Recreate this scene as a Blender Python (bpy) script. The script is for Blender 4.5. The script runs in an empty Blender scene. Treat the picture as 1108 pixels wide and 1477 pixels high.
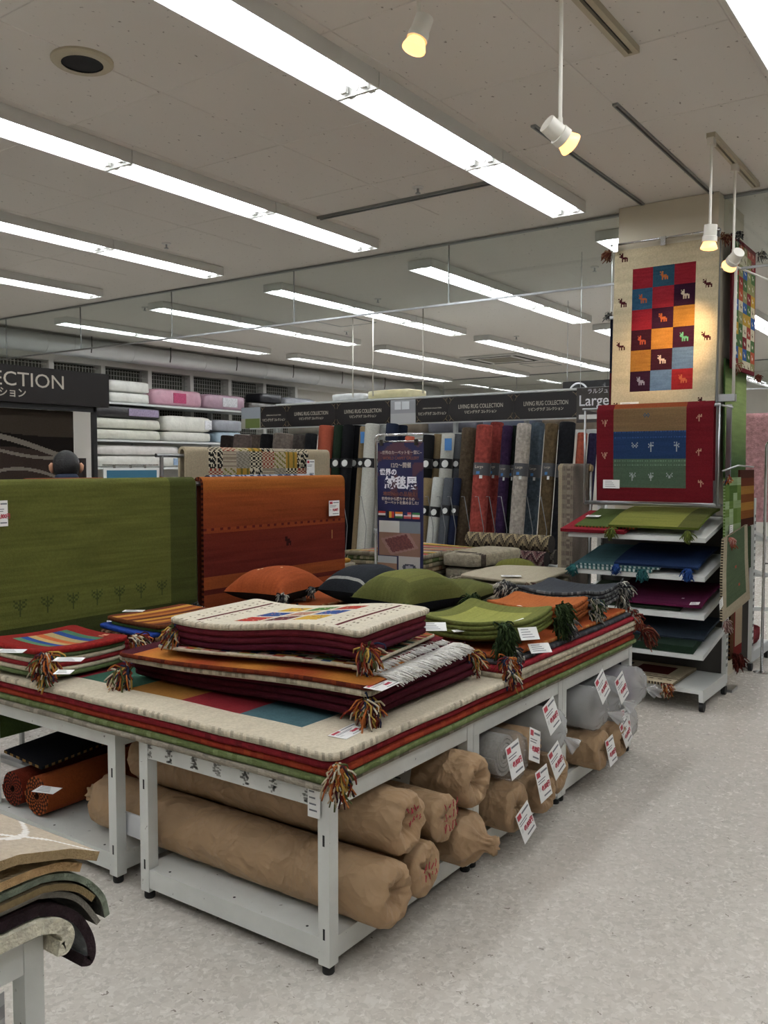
import bpy, bmesh, math, random
from mathutils import Vector, Matrix, noise

random.seed(7)
S = bpy.context.scene
COL = S.collection

# ---------------------------------------------------------------- camera
FPX, PW, PH = 1270.0, 1108.0, 1477.0
EYE = 1.6
PITCH, YAW = math.radians(3.015), math.radians(35.215)
CAM = Vector((0, 0, EYE))
FW = Vector((math.cos(YAW) * math.cos(PITCH), math.sin(YAW) * math.cos(PITCH), -math.sin(PITCH)))
RT = Vector((math.sin(YAW), -math.cos(YAW), 0))
UP = RT.cross(FW)
cd = bpy.data.cameras.new('camera')
cd.sensor_fit = 'HORIZONTAL'; cd.sensor_width = 36.0; cd.lens = 36.0 * FPX / PW
cd.clip_start = 0.05; cd.clip_end = 100
cam = bpy.data.objects.new('camera', cd); COL.objects.link(cam)
cam.matrix_world = Matrix(((RT.x, UP.x, -FW.x, CAM.x), (RT.y, UP.y, -FW.y, CAM.y), (RT.z, UP.z, -FW.z, CAM.z), (0, 0, 0, 1)))
S.camera = cam

# ---------------------------------------------------------------- light and exposure
w = bpy.data.worlds.new('world'); S.world = w; w.use_nodes = True
w.node_tree.nodes['Background'].inputs[0].default_value = (0.9, 0.93, 1, 1)
w.node_tree.nodes['Background'].inputs[1].default_value = 0.05
S.view_settings.view_transform = 'Standard'; S.view_settings.look = 'None'
S.view_settings.gamma = 1.0; S.view_settings.use_curve_mapping = False
S.view_settings.exposure = 0.0
TUBE = 21.0           # brightness of the fluorescent tubes


def ray(x, y): return FW + RT * ((x - PW / 2) / FPX) - UP * ((y - PH / 2) / FPX)
def PZ(x, y, z):
    d = ray(x, y); return CAM + d * ((z - EYE) / d.z)
def PX(x, y, X):
    d = ray(x, y); return CAM + d * (X / d.x)
def PY(x, y, Y):
    d = ray(x, y); return CAM + d * (Y / d.y)

# ---------------------------------------------------------------- colours and materials
def lin(c): return c / 12.92 if c <= 0.04045 else ((c + 0.055) / 1.055) ** 2.4
def hx(s): return tuple(lin(int(s[i:i + 2], 16) / 255) for i in (0, 2, 4))
def mixc(a, b, t): return tuple(a[i] * (1 - t) + b[i] * t for i in range(3))

MATS = {}
def mat(name, col='ffffff', rough=.6, var=.06, vscale=6, bump=0, bscale=60, metal=0, spec=.4, attr=False, emit=0, stretch=None, detail=4, sheen=0, sat=1.0, val=1.0):
    if name in MATS: return MATS[name]
    m = bpy.data.materials.new(name); m.use_nodes = True; MATS[name] = m
    nt = m.node_tree; N = nt.nodes; L = nt.links; b = N['Principled BSDF']
    b.inputs['Roughness'].default_value = rough; b.inputs['Metallic'].default_value = metal
    b.inputs['Specular IOR Level'].default_value = spec
    if sheen: b.inputs['Sheen Weight'].default_value = sheen
    tc = N.new('ShaderNodeTexCoord')
    vec = tc.outputs['Object']
    if stretch:
        mp = N.new('ShaderNodeMapping'); mp.inputs['Scale'].default_value = stretch; L.new(vec, mp.inputs[0]); vec = mp.outputs[0]
    n = N.new('ShaderNodeTexNoise'); n.inputs['Scale'].default_value = vscale; n.inputs['Detail'].default_value = detail
    L.new(vec, n.inputs['Vector'])
    mr = N.new('ShaderNodeMapRange'); mr.inputs[1].default_value = .25; mr.inputs[2].default_value = .75
    mr.inputs[3].default_value = 1 - var; mr.inputs[4].default_value = 1 + var; L.new(n.outputs[0], mr.inputs[0])
    mx = N.new('ShaderNodeVectorMath'); mx.operation = 'SCALE'; L.new(mr.outputs[0], mx.inputs[3])
    if attr:
        a = N.new('ShaderNodeVertexColor'); a.layer_name = 'Col'; hs = N.new('ShaderNodeHueSaturation'); hs.inputs['Saturation'].default_value = sat; hs.inputs['Value'].default_value = val; L.new(a.outputs[0], hs.inputs['Color']); L.new(hs.outputs[0], mx.inputs[0])
    else:
        mx.inputs[0].default_value = hx(col)
    L.new(mx.outputs[0], b.inputs['Base Color'])
    if emit:
        b.inputs['Emission Color'].default_value = (*hx(col), 1); b.inputs['Emission Strength'].default_value = emit
    if bump:
        n2 = N.new('ShaderNodeTexNoise'); n2.inputs['Scale'].default_value = bscale; n2.inputs['Detail'].default_value = 3
        L.new(vec, n2.inputs['Vector'])
        bp = N.new('ShaderNodeBump'); bp.inputs['Strength'].default_value = bump; bp.inputs['Distance'].default_value = .01
        L.new(n2.outputs[0], bp.inputs['Height']); L.new(bp.outputs[0], b.inputs['Normal'])
    return m

def clear_mat(name, tint=(1, 1, 1), gloss=.05, rough=.02, milk=0.0, edge=.55, wrinkle=0):
    """clear sheet: mostly see-through, with a fresnel reflection and, if asked, a milky share"""
    if name in MATS: return MATS[name]
    m = bpy.data.materials.new(name); m.use_nodes = True; MATS[name] = m
    nt = m.node_tree; N = nt.nodes; L = nt.links; N.remove(N['Principled BSDF'])
    tr = N.new('ShaderNodeBsdfTransparent'); tr.inputs[0].default_value = (*tint, 1)
    gl = N.new('ShaderNodeBsdfGlossy'); gl.inputs['Roughness'].default_value = rough
    l0 = N.new('ShaderNodeLayerWeight'); l0.inputs['Blend'].default_value = .5
    lw = N.new('ShaderNodeMath'); lw.operation = 'POWER'; lw.inputs[1].default_value = 4.0; L.new(l0.outputs['Facing'], lw.inputs[0])
    mr = N.new('ShaderNodeMath'); mr.operation = 'MULTIPLY_ADD'; mr.inputs[1].default_value = edge; mr.inputs[2].default_value = gloss
    L.new(lw.outputs[0], mr.inputs[0])
    src = tr.outputs[0]
    if wrinkle:
        tc = N.new('ShaderNodeTexCoord'); nz = N.new('ShaderNodeTexNoise'); nz.inputs['Scale'].default_value = 14; nz.inputs['Detail'].default_value = 4; nz.inputs['Distortion'].default_value = 1.5; L.new(tc.outputs['Object'], nz.inputs['Vector'])
        bp = N.new('ShaderNodeBump'); bp.inputs['Strength'].default_value = wrinkle; bp.inputs['Distance'].default_value = .06; L.new(nz.outputs[0], bp.inputs['Height']); L.new(bp.outputs[0], gl.inputs['Normal'])
    if milk:
        df = N.new('ShaderNodeBsdfDiffuse'); df.inputs[0].default_value = (.82, .83, .85, 1)
        tl = N.new('ShaderNodeBsdfTranslucent'); tl.inputs[0].default_value = (.82, .83, .85, 1)
        m0 = N.new('ShaderNodeMixShader'); m0.inputs[0].default_value = .4; L.new(df.outputs[0], m0.inputs[1]); L.new(tl.outputs[0], m0.inputs[2])
        m1 = N.new('ShaderNodeMixShader'); m1.inputs[0].default_value = milk; L.new(src, m1.inputs[1]); L.new(m0.outputs[0], m1.inputs[2]); src = m1.outputs[0]
    mx = N.new('ShaderNodeMixShader'); L.new(mr.outputs[0], mx.inputs[0]); L.new(src, mx.inputs[1]); L.new(gl.outputs[0], mx.inputs[2])
    L.new(mx.outputs[0], N['Material Output'].inputs['Surface'])
    return m

def floor_mat():
    m = bpy.data.materials.new('speckled_vinyl'); m.use_nodes = True
    nt = m.node_tree; N = nt.nodes; L = nt.links; b = N['Principled BSDF']
    tc = N.new('ShaderNodeTexCoord')
    def ramp(src, stops):
        r = N.new('ShaderNodeValToRGB'); r.color_ramp.interpolation = 'LINEAR'
        e = r.color_ramp.elements
        e[0].position, e[0].color = stops[0][0], (*stops[0][1], 1); e[1].position, e[1].color = stops[1][0], (*stops[1][1], 1)
        for p, c in stops[2:]:
            x = e.new(p); x.color = (*c, 1)
        L.new(src, r.inputs[0]); return r.outputs[0]
    n0 = N.new('ShaderNodeTexNoise'); n0.inputs['Scale'].default_value = 30; n0.inputs['Distortion'].default_value = 1.2; L.new(tc.outputs['Object'], n0.inputs['Vector'])
    ds = N.new('ShaderNodeVectorMath'); ds.operation = 'MULTIPLY_ADD'; ds.inputs[1].default_value = (.05, .05, 0)
    L.new(n0.outputs['Color'], ds.inputs[0]); L.new(tc.outputs['Object'], ds.inputs[2])
    v = N.new('ShaderNodeTexVoronoi'); v.inputs['Scale'].default_value = 70; L.new(ds.outputs[0], v.inputs['Vector'])
    sx = N.new('ShaderNodeSeparateXYZ'); L.new(v.outputs['Color'], sx.inputs[0])
    c1 = ramp(sx.outputs[0], [(0.0, hx('bab4ab')), (1.0, hx('d3cec6')), (.35, hx('c5bfb6')), (.7, hx('c9c3ba'))])
    v2 = N.new('ShaderNodeTexVoronoi'); v2.inputs['Scale'].default_value = 42; L.new(ds.outputs[0], v2.inputs['Vector'])
    s2 = N.new('ShaderNodeSeparateXYZ'); L.new(v2.outputs['Color'], s2.inputs[0])
    lt = N.new('ShaderNodeMath'); lt.operation = 'LESS_THAN'; lt.inputs[1].default_value = .22; L.new(v2.outputs['Distance'], lt.inputs[0])
    g2 = N.new('ShaderNodeMath'); g2.operation = 'GREATER_THAN'; g2.inputs[1].default_value = .93; L.new(s2.outputs[1], g2.inputs[0])
    mm = N.new('ShaderNodeMath'); mm.operation = 'MULTIPLY'; L.new(lt.outputs[0], mm.inputs[0]); L.new(g2.outputs[0], mm.inputs[1])
    mx = N.new('ShaderNodeMix'); mx.data_type = 'RGBA'; L.new(mm.outputs[0], mx.inputs[0]); L.new(c1, mx.inputs[6]); mx.inputs[7].default_value = (*hx('8d857c'), 1)
    n3 = N.new('ShaderNodeTexNoise'); n3.inputs['Scale'].default_value = 1.3; n3.inputs['Detail'].default_value = 5; L.new(tc.outputs['Object'], n3.inputs['Vector'])
    r3 = N.new('ShaderNodeMapRange'); r3.inputs[3].default_value = .93; r3.inputs[4].default_value = 1.05; L.new(n3.outputs[0], r3.inputs[0])
    sc = N.new('ShaderNodeVectorMath'); sc.operation = 'SCALE'; L.new(mx.outputs[2], sc.inputs[0]); L.new(r3.outputs[0], sc.inputs[3])
    L.new(sc.outputs[0], b.inputs['Base Color'])
    r4 = N.new('ShaderNodeMapRange'); r4.inputs[3].default_value = .16; r4.inputs[4].default_value = .34; L.new(n0.outputs[0], r4.inputs[0])
    L.new(r4.outputs[0], b.inputs['Roughness']); b.inputs['Specular IOR Level'].default_value = .35
    bp = N.new('ShaderNodeBump'); bp.inputs['Strength'].default_value = .05; bp.inputs['Distance'].default_value = .02
    n5 = N.new('ShaderNodeTexNoise'); n5.inputs['Scale'].default_value = 9; L.new(tc.outputs['Object'], n5.inputs['Vector']); L.new(n5.outputs[0], bp.inputs['Height'])
    L.new(bp.outputs[0], b.inputs['Normal'])
    return m

def ceil_mat():
    m = bpy.data.materials.new('fissured_ceiling_board'); m.use_nodes = True
    nt = m.node_tree; N = nt.nodes; L = nt.links; b = N['Principled BSDF']; b.inputs['Roughness'].default_value = .85
    g = N.new('ShaderNodeNewGeometry')
    mp = N.new('ShaderNodeMapping'); mp.inputs['Scale'].default_value = (26, 40, 10); mp.inputs['Rotation'].default_value = (0, 0, .5); L.new(g.outputs['Position'], mp.inputs[0])
    n0 = N.new('ShaderNodeTexNoise'); n0.inputs['Scale'].default_value = 1.0; n0.inputs['Detail'].default_value = 2; L.new(mp.outputs[0], n0.inputs['Vector'])
    gt = N.new('ShaderNodeMapRange'); gt.inputs[1].default_value = .68; gt.inputs[2].default_value = .74; L.new(n0.outputs[0], gt.inputs[0])
    mx = N.new('ShaderNodeMix'); mx.data_type = 'RGBA'; mx.inputs[6].default_value = (*hx('d9d4cd'), 1); mx.inputs[7].default_value = (*hx('8f8880'), 1)
    L.new(gt.outputs[0], mx.inputs[0]); L.new(mx.outputs[2], b.inputs['Base Color'])
    bp = N.new('ShaderNodeBump'); bp.inputs['Strength'].default_value = .3; bp.inputs['Distance'].default_value = .004; bp.invert = True
    L.new(gt.outputs[0], bp.inputs['Height']); L.new(bp.outputs[0], b.inputs['Normal'])
    return m

def paper_mat():
    m = mat('kraft_paper', 'a08465', .6, .14, 5, .35, 26, spec=.3)
    nt = m.node_tree; N = nt.nodes; L = nt.links
    tc = N.new('ShaderNodeTexCoord'); n = N.new('ShaderNodeTexNoise'); n.inputs['Scale'].default_value = 4; L.new(tc.outputs['Object'], n.inputs['Vector'])
    ad = N.new('ShaderNodeVectorMath'); ad.operation = 'MULTIPLY_ADD'; ad.inputs[1].default_value = (.25, .25, .25); L.new(n.outputs['Color'], ad.inputs[0]); L.new(tc.outputs['Object'], ad.inputs[2])
    v = N.new('ShaderNodeTexVoronoi'); v.inputs['Scale'].default_value = 11; L.new(ad.outputs[0], v.inputs['Vector'])
    v2 = N.new('ShaderNodeTexVoronoi'); v2.inputs['Scale'].default_value = 30; L.new(ad.outputs[0], v2.inputs['Vector'])
    a2 = N.new('ShaderNodeMath'); a2.operation = 'MULTIPLY_ADD'; a2.inputs[1].default_value = .35; L.new(v2.outputs['Distance'], a2.inputs[0]); L.new(v.outputs['Distance'], a2.inputs[2])
    bp = N.new('ShaderNodeBump'); bp.inputs['Strength'].default_value = .55; bp.inputs['Distance'].default_value = .03
    L.new(a2.outputs[0], bp.inputs['Height']); L.new(bp.outputs[0], N['Principled BSDF'].inputs['Normal'])
    return m

M_RUG = mat('woven_wool', rough=.95, var=.13, vscale=90, bump=.55, bscale=260, attr=True, spec=.1, detail=6, sat=.97, val=.82)
M_PRINT = mat('printed_card', rough=.45, var=.01, attr=True, spec=.4)
M_FLEECE = mat('shaggy_pile', rough=.95, var=.35, vscale=30, bump=1.0, bscale=90, attr=True, spec=.1, detail=6, sat=.9, val=.92)
M_WHITE = mat('chipped_white_paint', 'd2d4d0', .45, .05, 14, .12, 40)
def chip(m):
    N = m.node_tree.nodes; L = m.node_tree.links; b = N['Principled BSDF']; src = b.inputs['Base Color'].links[0].from_socket
    tc = N.new('ShaderNodeTexCoord'); n = N.new('ShaderNodeTexNoise'); n.inputs['Scale'].default_value = 38; n.inputs['Detail'].default_value = 5; n.inputs['Distortion'].default_value = .6; L.new(tc.outputs['Object'], n.inputs['Vector'])
    r = N.new('ShaderNodeMapRange'); r.inputs[1].default_value = .70; r.inputs[2].default_value = .73; L.new(n.outputs[0], r.inputs[0])
    x = N.new('ShaderNodeMix'); x.data_type = 'RGBA'; L.new(r.outputs[0], x.inputs[0]); L.new(src, x.inputs[6]); x.inputs[7].default_value = (*hx('6d6d6a'), 1); L.new(x.outputs[2], b.inputs['Base Color'])
chip(M_WHITE)
M_DARK = mat('black_rubber', '1b1b1c', .6)
M_STEEL = mat('brushed_steel', 'a9abad', .3, .05, 20, metal=1)
M_SHELF = mat('white_shelf_enamel', 'c9ccca', .4, .03, 8)

# ---------------------------------------------------------------- mesh builder
class MB:
    def __init__(s): s.v = []; s.f = []; s.c = []
    def add(s, vs, fs, col=None):
        o = len(s.v); s.v += [Vector(p) for p in vs]
        for i, f in enumerate(fs):
            s.f.append([o + k for k in f]); s.c.append(col[i] if isinstance(col, list) else (col or (1, 1, 1)))
        return s
    def box(s, a, b, col=None, T=None, bev=0):
        x0, y0, z0 = a; x1, y1, z1 = b
        p = [(x0, y0, z0), (x1, y0, z0), (x1, y1, z0), (x0, y1, z0), (x0, y0, z1), (x1, y0, z1), (x1, y1, z1), (x0, y1, z1)]
        if T is not None: p = [T @ Vector(q) for q in p]
        return s.add(p, [(3, 2, 1, 0), (4, 5, 6, 7), (0, 1, 5, 4), (1, 2, 6, 5), (2, 3, 7, 6), (3, 0, 4, 7)], col)
    def tube(s, pts, r, n=8, col=None, cap=True, cols=None):
        pts = [Vector(p) for p in pts]; rings = []; o = len(s.v); up = None
        for i, p in enumerate(pts):
            t = (pts[min(i + 1, len(pts) - 1)] - pts[max(i - 1, 0)]).normalized()
            if up is None:
                up = Vector((0, 0, 1)) if abs(t.z) < .9 else Vector((1, 0, 0))
            a = t.cross(up).normalized(); bb = a.cross(t).normalized(); up = bb
            rr = r[i] if isinstance(r, (list, tuple)) else r
            for k in range(n):
                th = 2 * math.pi * k / n; s.v.append(p + (a * math.cos(th) + bb * math.sin(th)) * rr)
        m = len(pts)
        for i in range(m - 1):
            for k in range(n):
                k2 = (k + 1) % n; s.f.append([o + i * n + k, o + i * n + k2, o + (i + 1) * n + k2, o + (i + 1) * n + k]); s.c.append(col if cols is None else cols[i])
        if cap:
            s.f.append([o + k for k in range(n)][::-1]); s.c.append(col if cols is None else cols[0])
            s.f.append([o + (m - 1) * n + k for k in range(n)]); s.c.append(col if cols is None else cols[-1])
        return s
    def lathe(s, prof, origin, axis=(0, 0, 1), n=16, col=None, cap=True):
        ax = Vector(axis).normalized(); u = ax.cross(Vector((1, 0, 0)) if abs(ax.x) < .9 else Vector((0, 1, 0))).normalized(); v = ax.cross(u)
        o = len(s.v)
        for r, h in prof:
            for k in range(n):
                th = 2 * math.pi * k / n; s.v.append(Vector(origin) + ax * h + (u * math.cos(th) + v * math.sin(th)) * r)
        for i in range(len(prof) - 1):
            for k in range(n):
                k2 = (k + 1) % n; s.f.append([o + i * n + k, o + i * n + k2, o + (i + 1) * n + k2, o + (i + 1) * n + k]); s.c.append(col or (1, 1, 1))
        if not cap: return s
        s.f.append([o + k for k in range(n)][::-1]); s.c.append(col or (1, 1, 1))
        s.f.append([o + (len(prof) - 1) * n + k for k in range(n)]); s.c.append(col or (1, 1, 1))
        return s
    def build(s, name, m, parent=None, smooth=False, loc=None, auto=None):
        me = bpy.data.meshes.new(name)
        off = Vector((0, 0, 0))
        if parent is not None: off = wloc(parent)
        elif loc is not None: off = Vector(loc)
        me.from_pydata([tuple(p - off) for p in s.v], [], s.f)
        if m is not None: me.materials.append(m)
        if any(c != (1, 1, 1) and c is not None for c in s.c):
            ca = me.color_attributes.new('Col', 'FLOAT_COLOR', 'CORNER'); buf = []
            for f, c in zip(s.f, s.c):
                c = c or (1, 1, 1)
                for _ in f: buf += [c[0], c[1], c[2], 1.0]
            ca.data.foreach_set('color', buf)
        if smooth: me.polygons.foreach_set('use_smooth', [True] * len(me.polygons))
        if smooth and auto:
            me.update(); sharp_edges(me, auto)
        me.update()
        o = bpy.data.objects.new(name, me); COL.objects.link(o)
        if parent is not None: o.parent = parent
        elif loc is not None: o.location = loc
        return o

def sharp_edges(me, ang):
    bm = bmesh.new(); bm.from_mesh(me)
    for e in bm.edges:
        if len(e.link_faces) == 2 and e.calc_face_angle(0) > ang: e.smooth = False
    bm.to_mesh(me); bm.free()

def wloc(o):
    p = Vector((0, 0, 0))
    while o is not None: p += o.location; o = o.parent
    return p
def tag(o, label, cat, group=None):
    o['label'] = label; o['category'] = cat
    if group: o['group'] = group
    return o
def thing(name, label, cat, loc=(0, 0, 0), group=None):
    o = bpy.data.objects.new(name, None); COL.objects.link(o); o.location = loc; o.empty_display_size = .1
    return tag(o, label, cat, group)
def struct(o): o['kind'] = 'structure'; return o
def dup(o, loc=None, parent=None):
    c = o.copy(); COL.objects.link(c)
    if loc is not None: c.location = loc
    if parent is not None: c.parent = parent
    for ch in list(o.children): dup(ch, None, c)
    return c

TXT = {}
def text_mesh(body, size, align='CENTER', bold=0.0, xs=1.0):
    key = (body, size, align, bold, xs)
    if key in TXT: return TXT[key]
    c = bpy.data.curves.new('lettering', 'FONT'); c.body = body; c.size = size; c.align_x = align; c.align_y = 'CENTER'
    c.extrude = .0006; c.offset = bold; c.resolution_u = 3
    o = bpy.data.objects.new('lettering', c); COL.objects.link(o); o.scale.x = xs
    dg = bpy.context.evaluated_depsgraph_get(); dg.update()
    me = bpy.data.meshes.new_from_object(o.evaluated_get(dg))
    for v in me.vertices: v.co.x *= xs
    COL.objects.unlink(o); bpy.data.objects.remove(o); bpy.data.curves.remove(c)
    TXT[key] = me; return me
def text(body, size, pos, right, up, parent, m, name='lettering', align='CENTER', bold=0.0, xs=1.0):
    """flat lettering standing on the plane spanned by right and up, at world point pos"""
    me = text_mesh(body, size, align, bold, xs).copy(); me.materials.clear(); me.materials.append(m)
    r = Vector(right).normalized(); u = Vector(up).normalized(); n = r.cross(u)
    R = Matrix(((r.x, u.x, n.x), (r.y, u.y, n.y), (r.z, u.z, n.z)))
    off = wloc(parent); p = Vector(pos) - off
    me.transform(Matrix.Translation(p) @ R.to_4x4())
    o = bpy.data.objects.new(name, me); COL.objects.link(o); o.parent = parent
    return o
#@@PART1
# ================================================================ THE SHELL
H = 3.5
XMIN, XMAX, YMIN, YMAX = -2.6, 19.0, -4.2, 11.9
M_FLOOR = floor_mat(); M_CEIL = ceil_mat()
M_WALL = mat('off_white_wall', 'cfcbc3', .7, .03, 3)
struct(MB().box((XMIN, YMIN, -.1), (XMAX, YMAX, 0)).build('floor', M_FLOOR))
ceiling = struct(MB().box((XMIN, YMIN, H + .004), (XMAX, YMAX, H + .1)).build('ceiling', M_CEIL))
struct(MB().box((XMIN, YMAX, 0), (XMAX, YMAX + .1, H)).build('wall_back', M_WALL))
struct(MB().box((XMAX, YMIN, 0), (XMAX + .1, YMAX, H)).build('wall_far', M_WALL))
struct(MB().box((XMIN - .1, YMIN, 0), (XMIN, YMAX, H)).build('wall_near', M_WALL))
struct(MB().box((XMIN, YMIN - .1, 0), (XMAX, YMIN, H)).build('wall_right', M_WALL))

ROW0, RPITCH, SEG = 2.66, 1.83, 1.28
# ceiling boards of the near bays, one object each
tile_me = {}
def board(x0, x1, y0, y1):
    g = .0025; key = (round(x1 - x0, 3), round(y1 - y0, 3))
    if key not in tile_me:
        a, b = (x1 - x0) / 2 - g, (y1 - y0) / 2 - g
        me = bpy.data.meshes.new('ceiling_board'); bv = .003
        vs = [(-a, -b, .004), (a, -b, .004), (a, b, .004), (-a, b, .004), (-a + bv, -b + bv, 0), (a - bv, -b + bv, 0), (a - bv, b - bv, 0), (-a + bv, b - bv, 0)]
        me.from_pydata(vs, [], [(4, 7, 6, 5), (0, 4, 5, 1), (1, 5, 6, 2), (2, 6, 7, 3), (3, 7, 4, 0)]); me.materials.append(M_CEIL); tile_me[key] = me
    o = bpy.data.objects.new('ceiling_board', tile_me[key]); COL.objects.link(o); o.location = ((x0 + x1) / 2, (y0 + y1) / 2, H); o.parent = ceiling
for k in range(-1, 5):
    yc = ROW0 + RPITCH * k
    for i in range(-2, 10):
        x0 = 3.1 + .9 * i
        if x0 + .9 < 6.52 and k < 4:
            board(x0, x0 + .9, yc - .915, yc - .19); board(x0, x0 + .9, yc + .19, yc + .915); board(x0, x0 + .9, yc - .19, yc + .19)

# ================================================================ FLUORESCENT ROWS
def tube_mat():
    m = bpy.data.materials.new('lit_fluorescent_tube'); m.use_nodes = True; N = m.node_tree.nodes; b = N['Principled BSDF']
    b.inputs['Emission Color'].default_value = (.95, .975, 1.0, 1); b.inputs['Emission Strength'].default_value = TUBE
    b.inputs['Base Color'].default_value = (.9, .9, .9, 1)
    return m
M_TUBE = tube_mat(); M_HOUS = mat('white_lamp_housing', 'd8d8d4', .5, .02); M_REFL = mat('lamp_reflector', 'f4f5f5', .35, .01)
ZL = 3.42
def make_fixture():
    r = thing('fluorescent_fixture', 'twin tube fluorescent ceiling fixture in a continuous row', 'ceiling light', (0, 0, ZL))
    l, wd = SEG - .006, .128
    m = MB()   # housing: sides, ends, back
    m.box((0, -wd, ZL), (l, -wd + .006, H)).box((0, wd - .006, ZL), (l, wd, H)).box((0, -wd + .006, ZL + .055), (l, wd - .006, H))
    m.box((0, -wd + .006, ZL), (.006, wd - .006, ZL + .055)).box((l - .006, -wd + .006, ZL), (l, wd - .006, ZL + .055))
    m.build('housing', M_HOUS, r)
    m = MB()   # white reflector trough with a centre ridge
    pr = [(-wd + .008, .004), (-.105, .048), (-.03, .048), (0, .014), (.03, .048), (.105, .048), (wd - .008, .004)]
    vs = [(x, y, ZL + z) for x in (.008, l - .008) for y, z in pr]; n = len(pr)
    m.add(vs, [(i, i + 1, n + i + 1, n + i) for i in range(n - 1)]); m.build('reflector', M_REFL, r)
    for y in (-.062, .062):
        MB().tube([(.05, y, ZL + .026), (l - .05, y, ZL + .026)], .0135, 8).build('tube', M_TUBE, r, True)
        for x in (.03, l - .03):
            MB().box((x - .012, y - .017, ZL + .01), (x + .012, y + .017, ZL + .05)).build('lamp_socket', M_HOUS, r)
    return r
proto = make_fixture(); first = True
sect = [('over the rug tables', [6.11 - SEG * (i + 1) for i in range(6)]), ('beyond the glass smoke curtain', [6.93 + SEG * i for i in range(3)]), ('over the far sales floor', [11.42 + SEG * i for i in range(4)])]
ORD = ['first', 'second', 'third', 'fourth', 'fifth', 'sixth']
ROWN = {-2: 'outer row over the walking aisle', -1: 'row over the aisle beside the pillar', 0: 'row closest to the pillar', 1: 'second row from the pillar', 2: 'third row from the pillar', 3: 'fourth row from the pillar', 4: 'row beside the silver duct'}
for k in range(-2, 5):
    for nm, xs in sect:
        for q, x in enumerate(xs):
            if k == 4 and x < 6: continue
            o = proto if first else dup(proto)
            first = False; o.location = (x, ROW0 + RPITCH * k, ZL)
            o['label'] = 'fluorescent fixture, ' + ORD[q] + {'o': ' before the glass curtain', 'b': ' beyond the glass curtain'}.get(nm[0] if 'far' not in nm else 'x', ' over the far floor') + ', ' + ROWN[k]; o['group'] = 'fluorescent fixtures ' + nm
#@@PART2
# ================================================================ GLASS SMOKE CURTAIN, PILLAR, BACK WALL
M_GLASS = clear_mat('smoke_curtain_glass', (.93, .96, .95), .075, .01, edge=.9)
M_ALU = mat('grey_aluminium', '8e9190', .4, .03, metal=.6)
PX0, PX1, PY0, PY1 = 6.42, 7.13, 1.685, 2.40          # pillar footprint
def curtain(name, x, y0, y1, joints, zb):
    root = struct(bpy.data.objects.new(name, None)); COL.objects.link(root); root.location = (x, y0, zb)
    MB().box((x - .018, y0, H - .016), (x + .018, y1, H)).build('top_channel', M_ALU, root)
    MB().box((x - .009, y0, zb - .016), (x + .009, y1, zb)).build('bottom_rail', M_STEEL, root)
    ys = [y0] + joints + [y1]
    for a, b in zip(ys[:-1], ys[1:]):
        MB().box((x - .003, a + .002, zb), (x + .003, b - .002, H - .012)).build('glass_pane', M_GLASS, root)
    for j in joints:
        MB().box((x - .005, j - .004, zb), (x + .005, j + .004, H - .012)).build('joint_strip', M_ALU, root)
    return root
curtain('glass_curtain', 6.56, PY1, YMAX, [3.95, 5.7, 7.45, 9.05, 10.6], 2.99)
curtain('glass_curtain', 6.56, YMIN, PY0, [-2.2, -.3], 2.99)
curtain('glass_curtain', 16.9, YMIN, YMAX, [-1.5, .5, 2.5, 4.5, 6.5, 8.5, 10.3], 2.99)
M_PILLAR = mat('cream_pillar_paint', 'c9c1ad', .6, .02, 3)
pil = struct(MB().box((PX0, PY0, 0), (PX1, PY1, H)).build('pillar', M_PILLAR))
MB().box((PX0 - .012, PY0 - .012, 0), (PX0 + .03, PY0 + .03, H - .25)).build('corner_guard', M_ALU, pil)

# back wall bulkhead, grille band and duct
M_BEAM = mat('white_bulkhead', 'e2e0da', .55, .02, 3)
struct(MB().box((XMIN, 11.6, 3.16), (XMAX, YMAX, H)).build('trim_1', M_BEAM))
M_GRILLE = mat('grille_wire', 'a9a89f', .5)
M_VOID = mat('dark_recess', '45453f', .9)
gp = struct(MB().box((6.0, 11.8, 2.2), (13.4, YMAX, 3.16)).build('trim_2', M_VOID))
for i in range(9):
    x = 6.05 + i * .92
    MB().box((x - .04, 11.6, 2.2), (x + .04, 11.8, 3.16)).build('grille_post', M_BEAM, gp)
    if i < 8:
        m = MB()
        for k in range(1, 15):
            xx = x + .04 + (.84) * k / 15; m.box((xx - .004, 11.68, 2.2), (xx + .004, 11.69, 3.13))
        for k in range(14):
            zz = 2.22 + k * .068; m.box((x + .04, 11.67, zz - .004), (x + .88, 11.68, zz + .004))
        m.build('wire_grille', M_GRILLE, gp)
M_DUCT = mat('galvanised_duct', 'd4d6d8', .4, .05, 4, metal=.45)
dct = thing('ceiling_duct', 'long silver round duct hung under the ceiling along the back wall', 'duct', (5.5, 11.2, 3.2))
for i in range(10):
    x = 3.0 + i * 1.5
    MB().tube([(x, 11.2, 3.335), (x + 1.49, 11.2, 3.335)], .14, 24).build('duct_section', M_DUCT, dct, True, auto=.6)
    MB().tube([(x + 1.485, 11.2, 3.335), (x + 1.505, 11.2, 3.335)], .146, 24).build('joint_band', M_DUCT, dct, True, auto=.6)
    pts = [(x + .7, 11.052, H), (x + .7, 11.052, 3.335), (x + .7, 11.07, 3.26)]
    MB().tube(pts, .007, 6).build('hanger_strap', M_DARK, dct)

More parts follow.
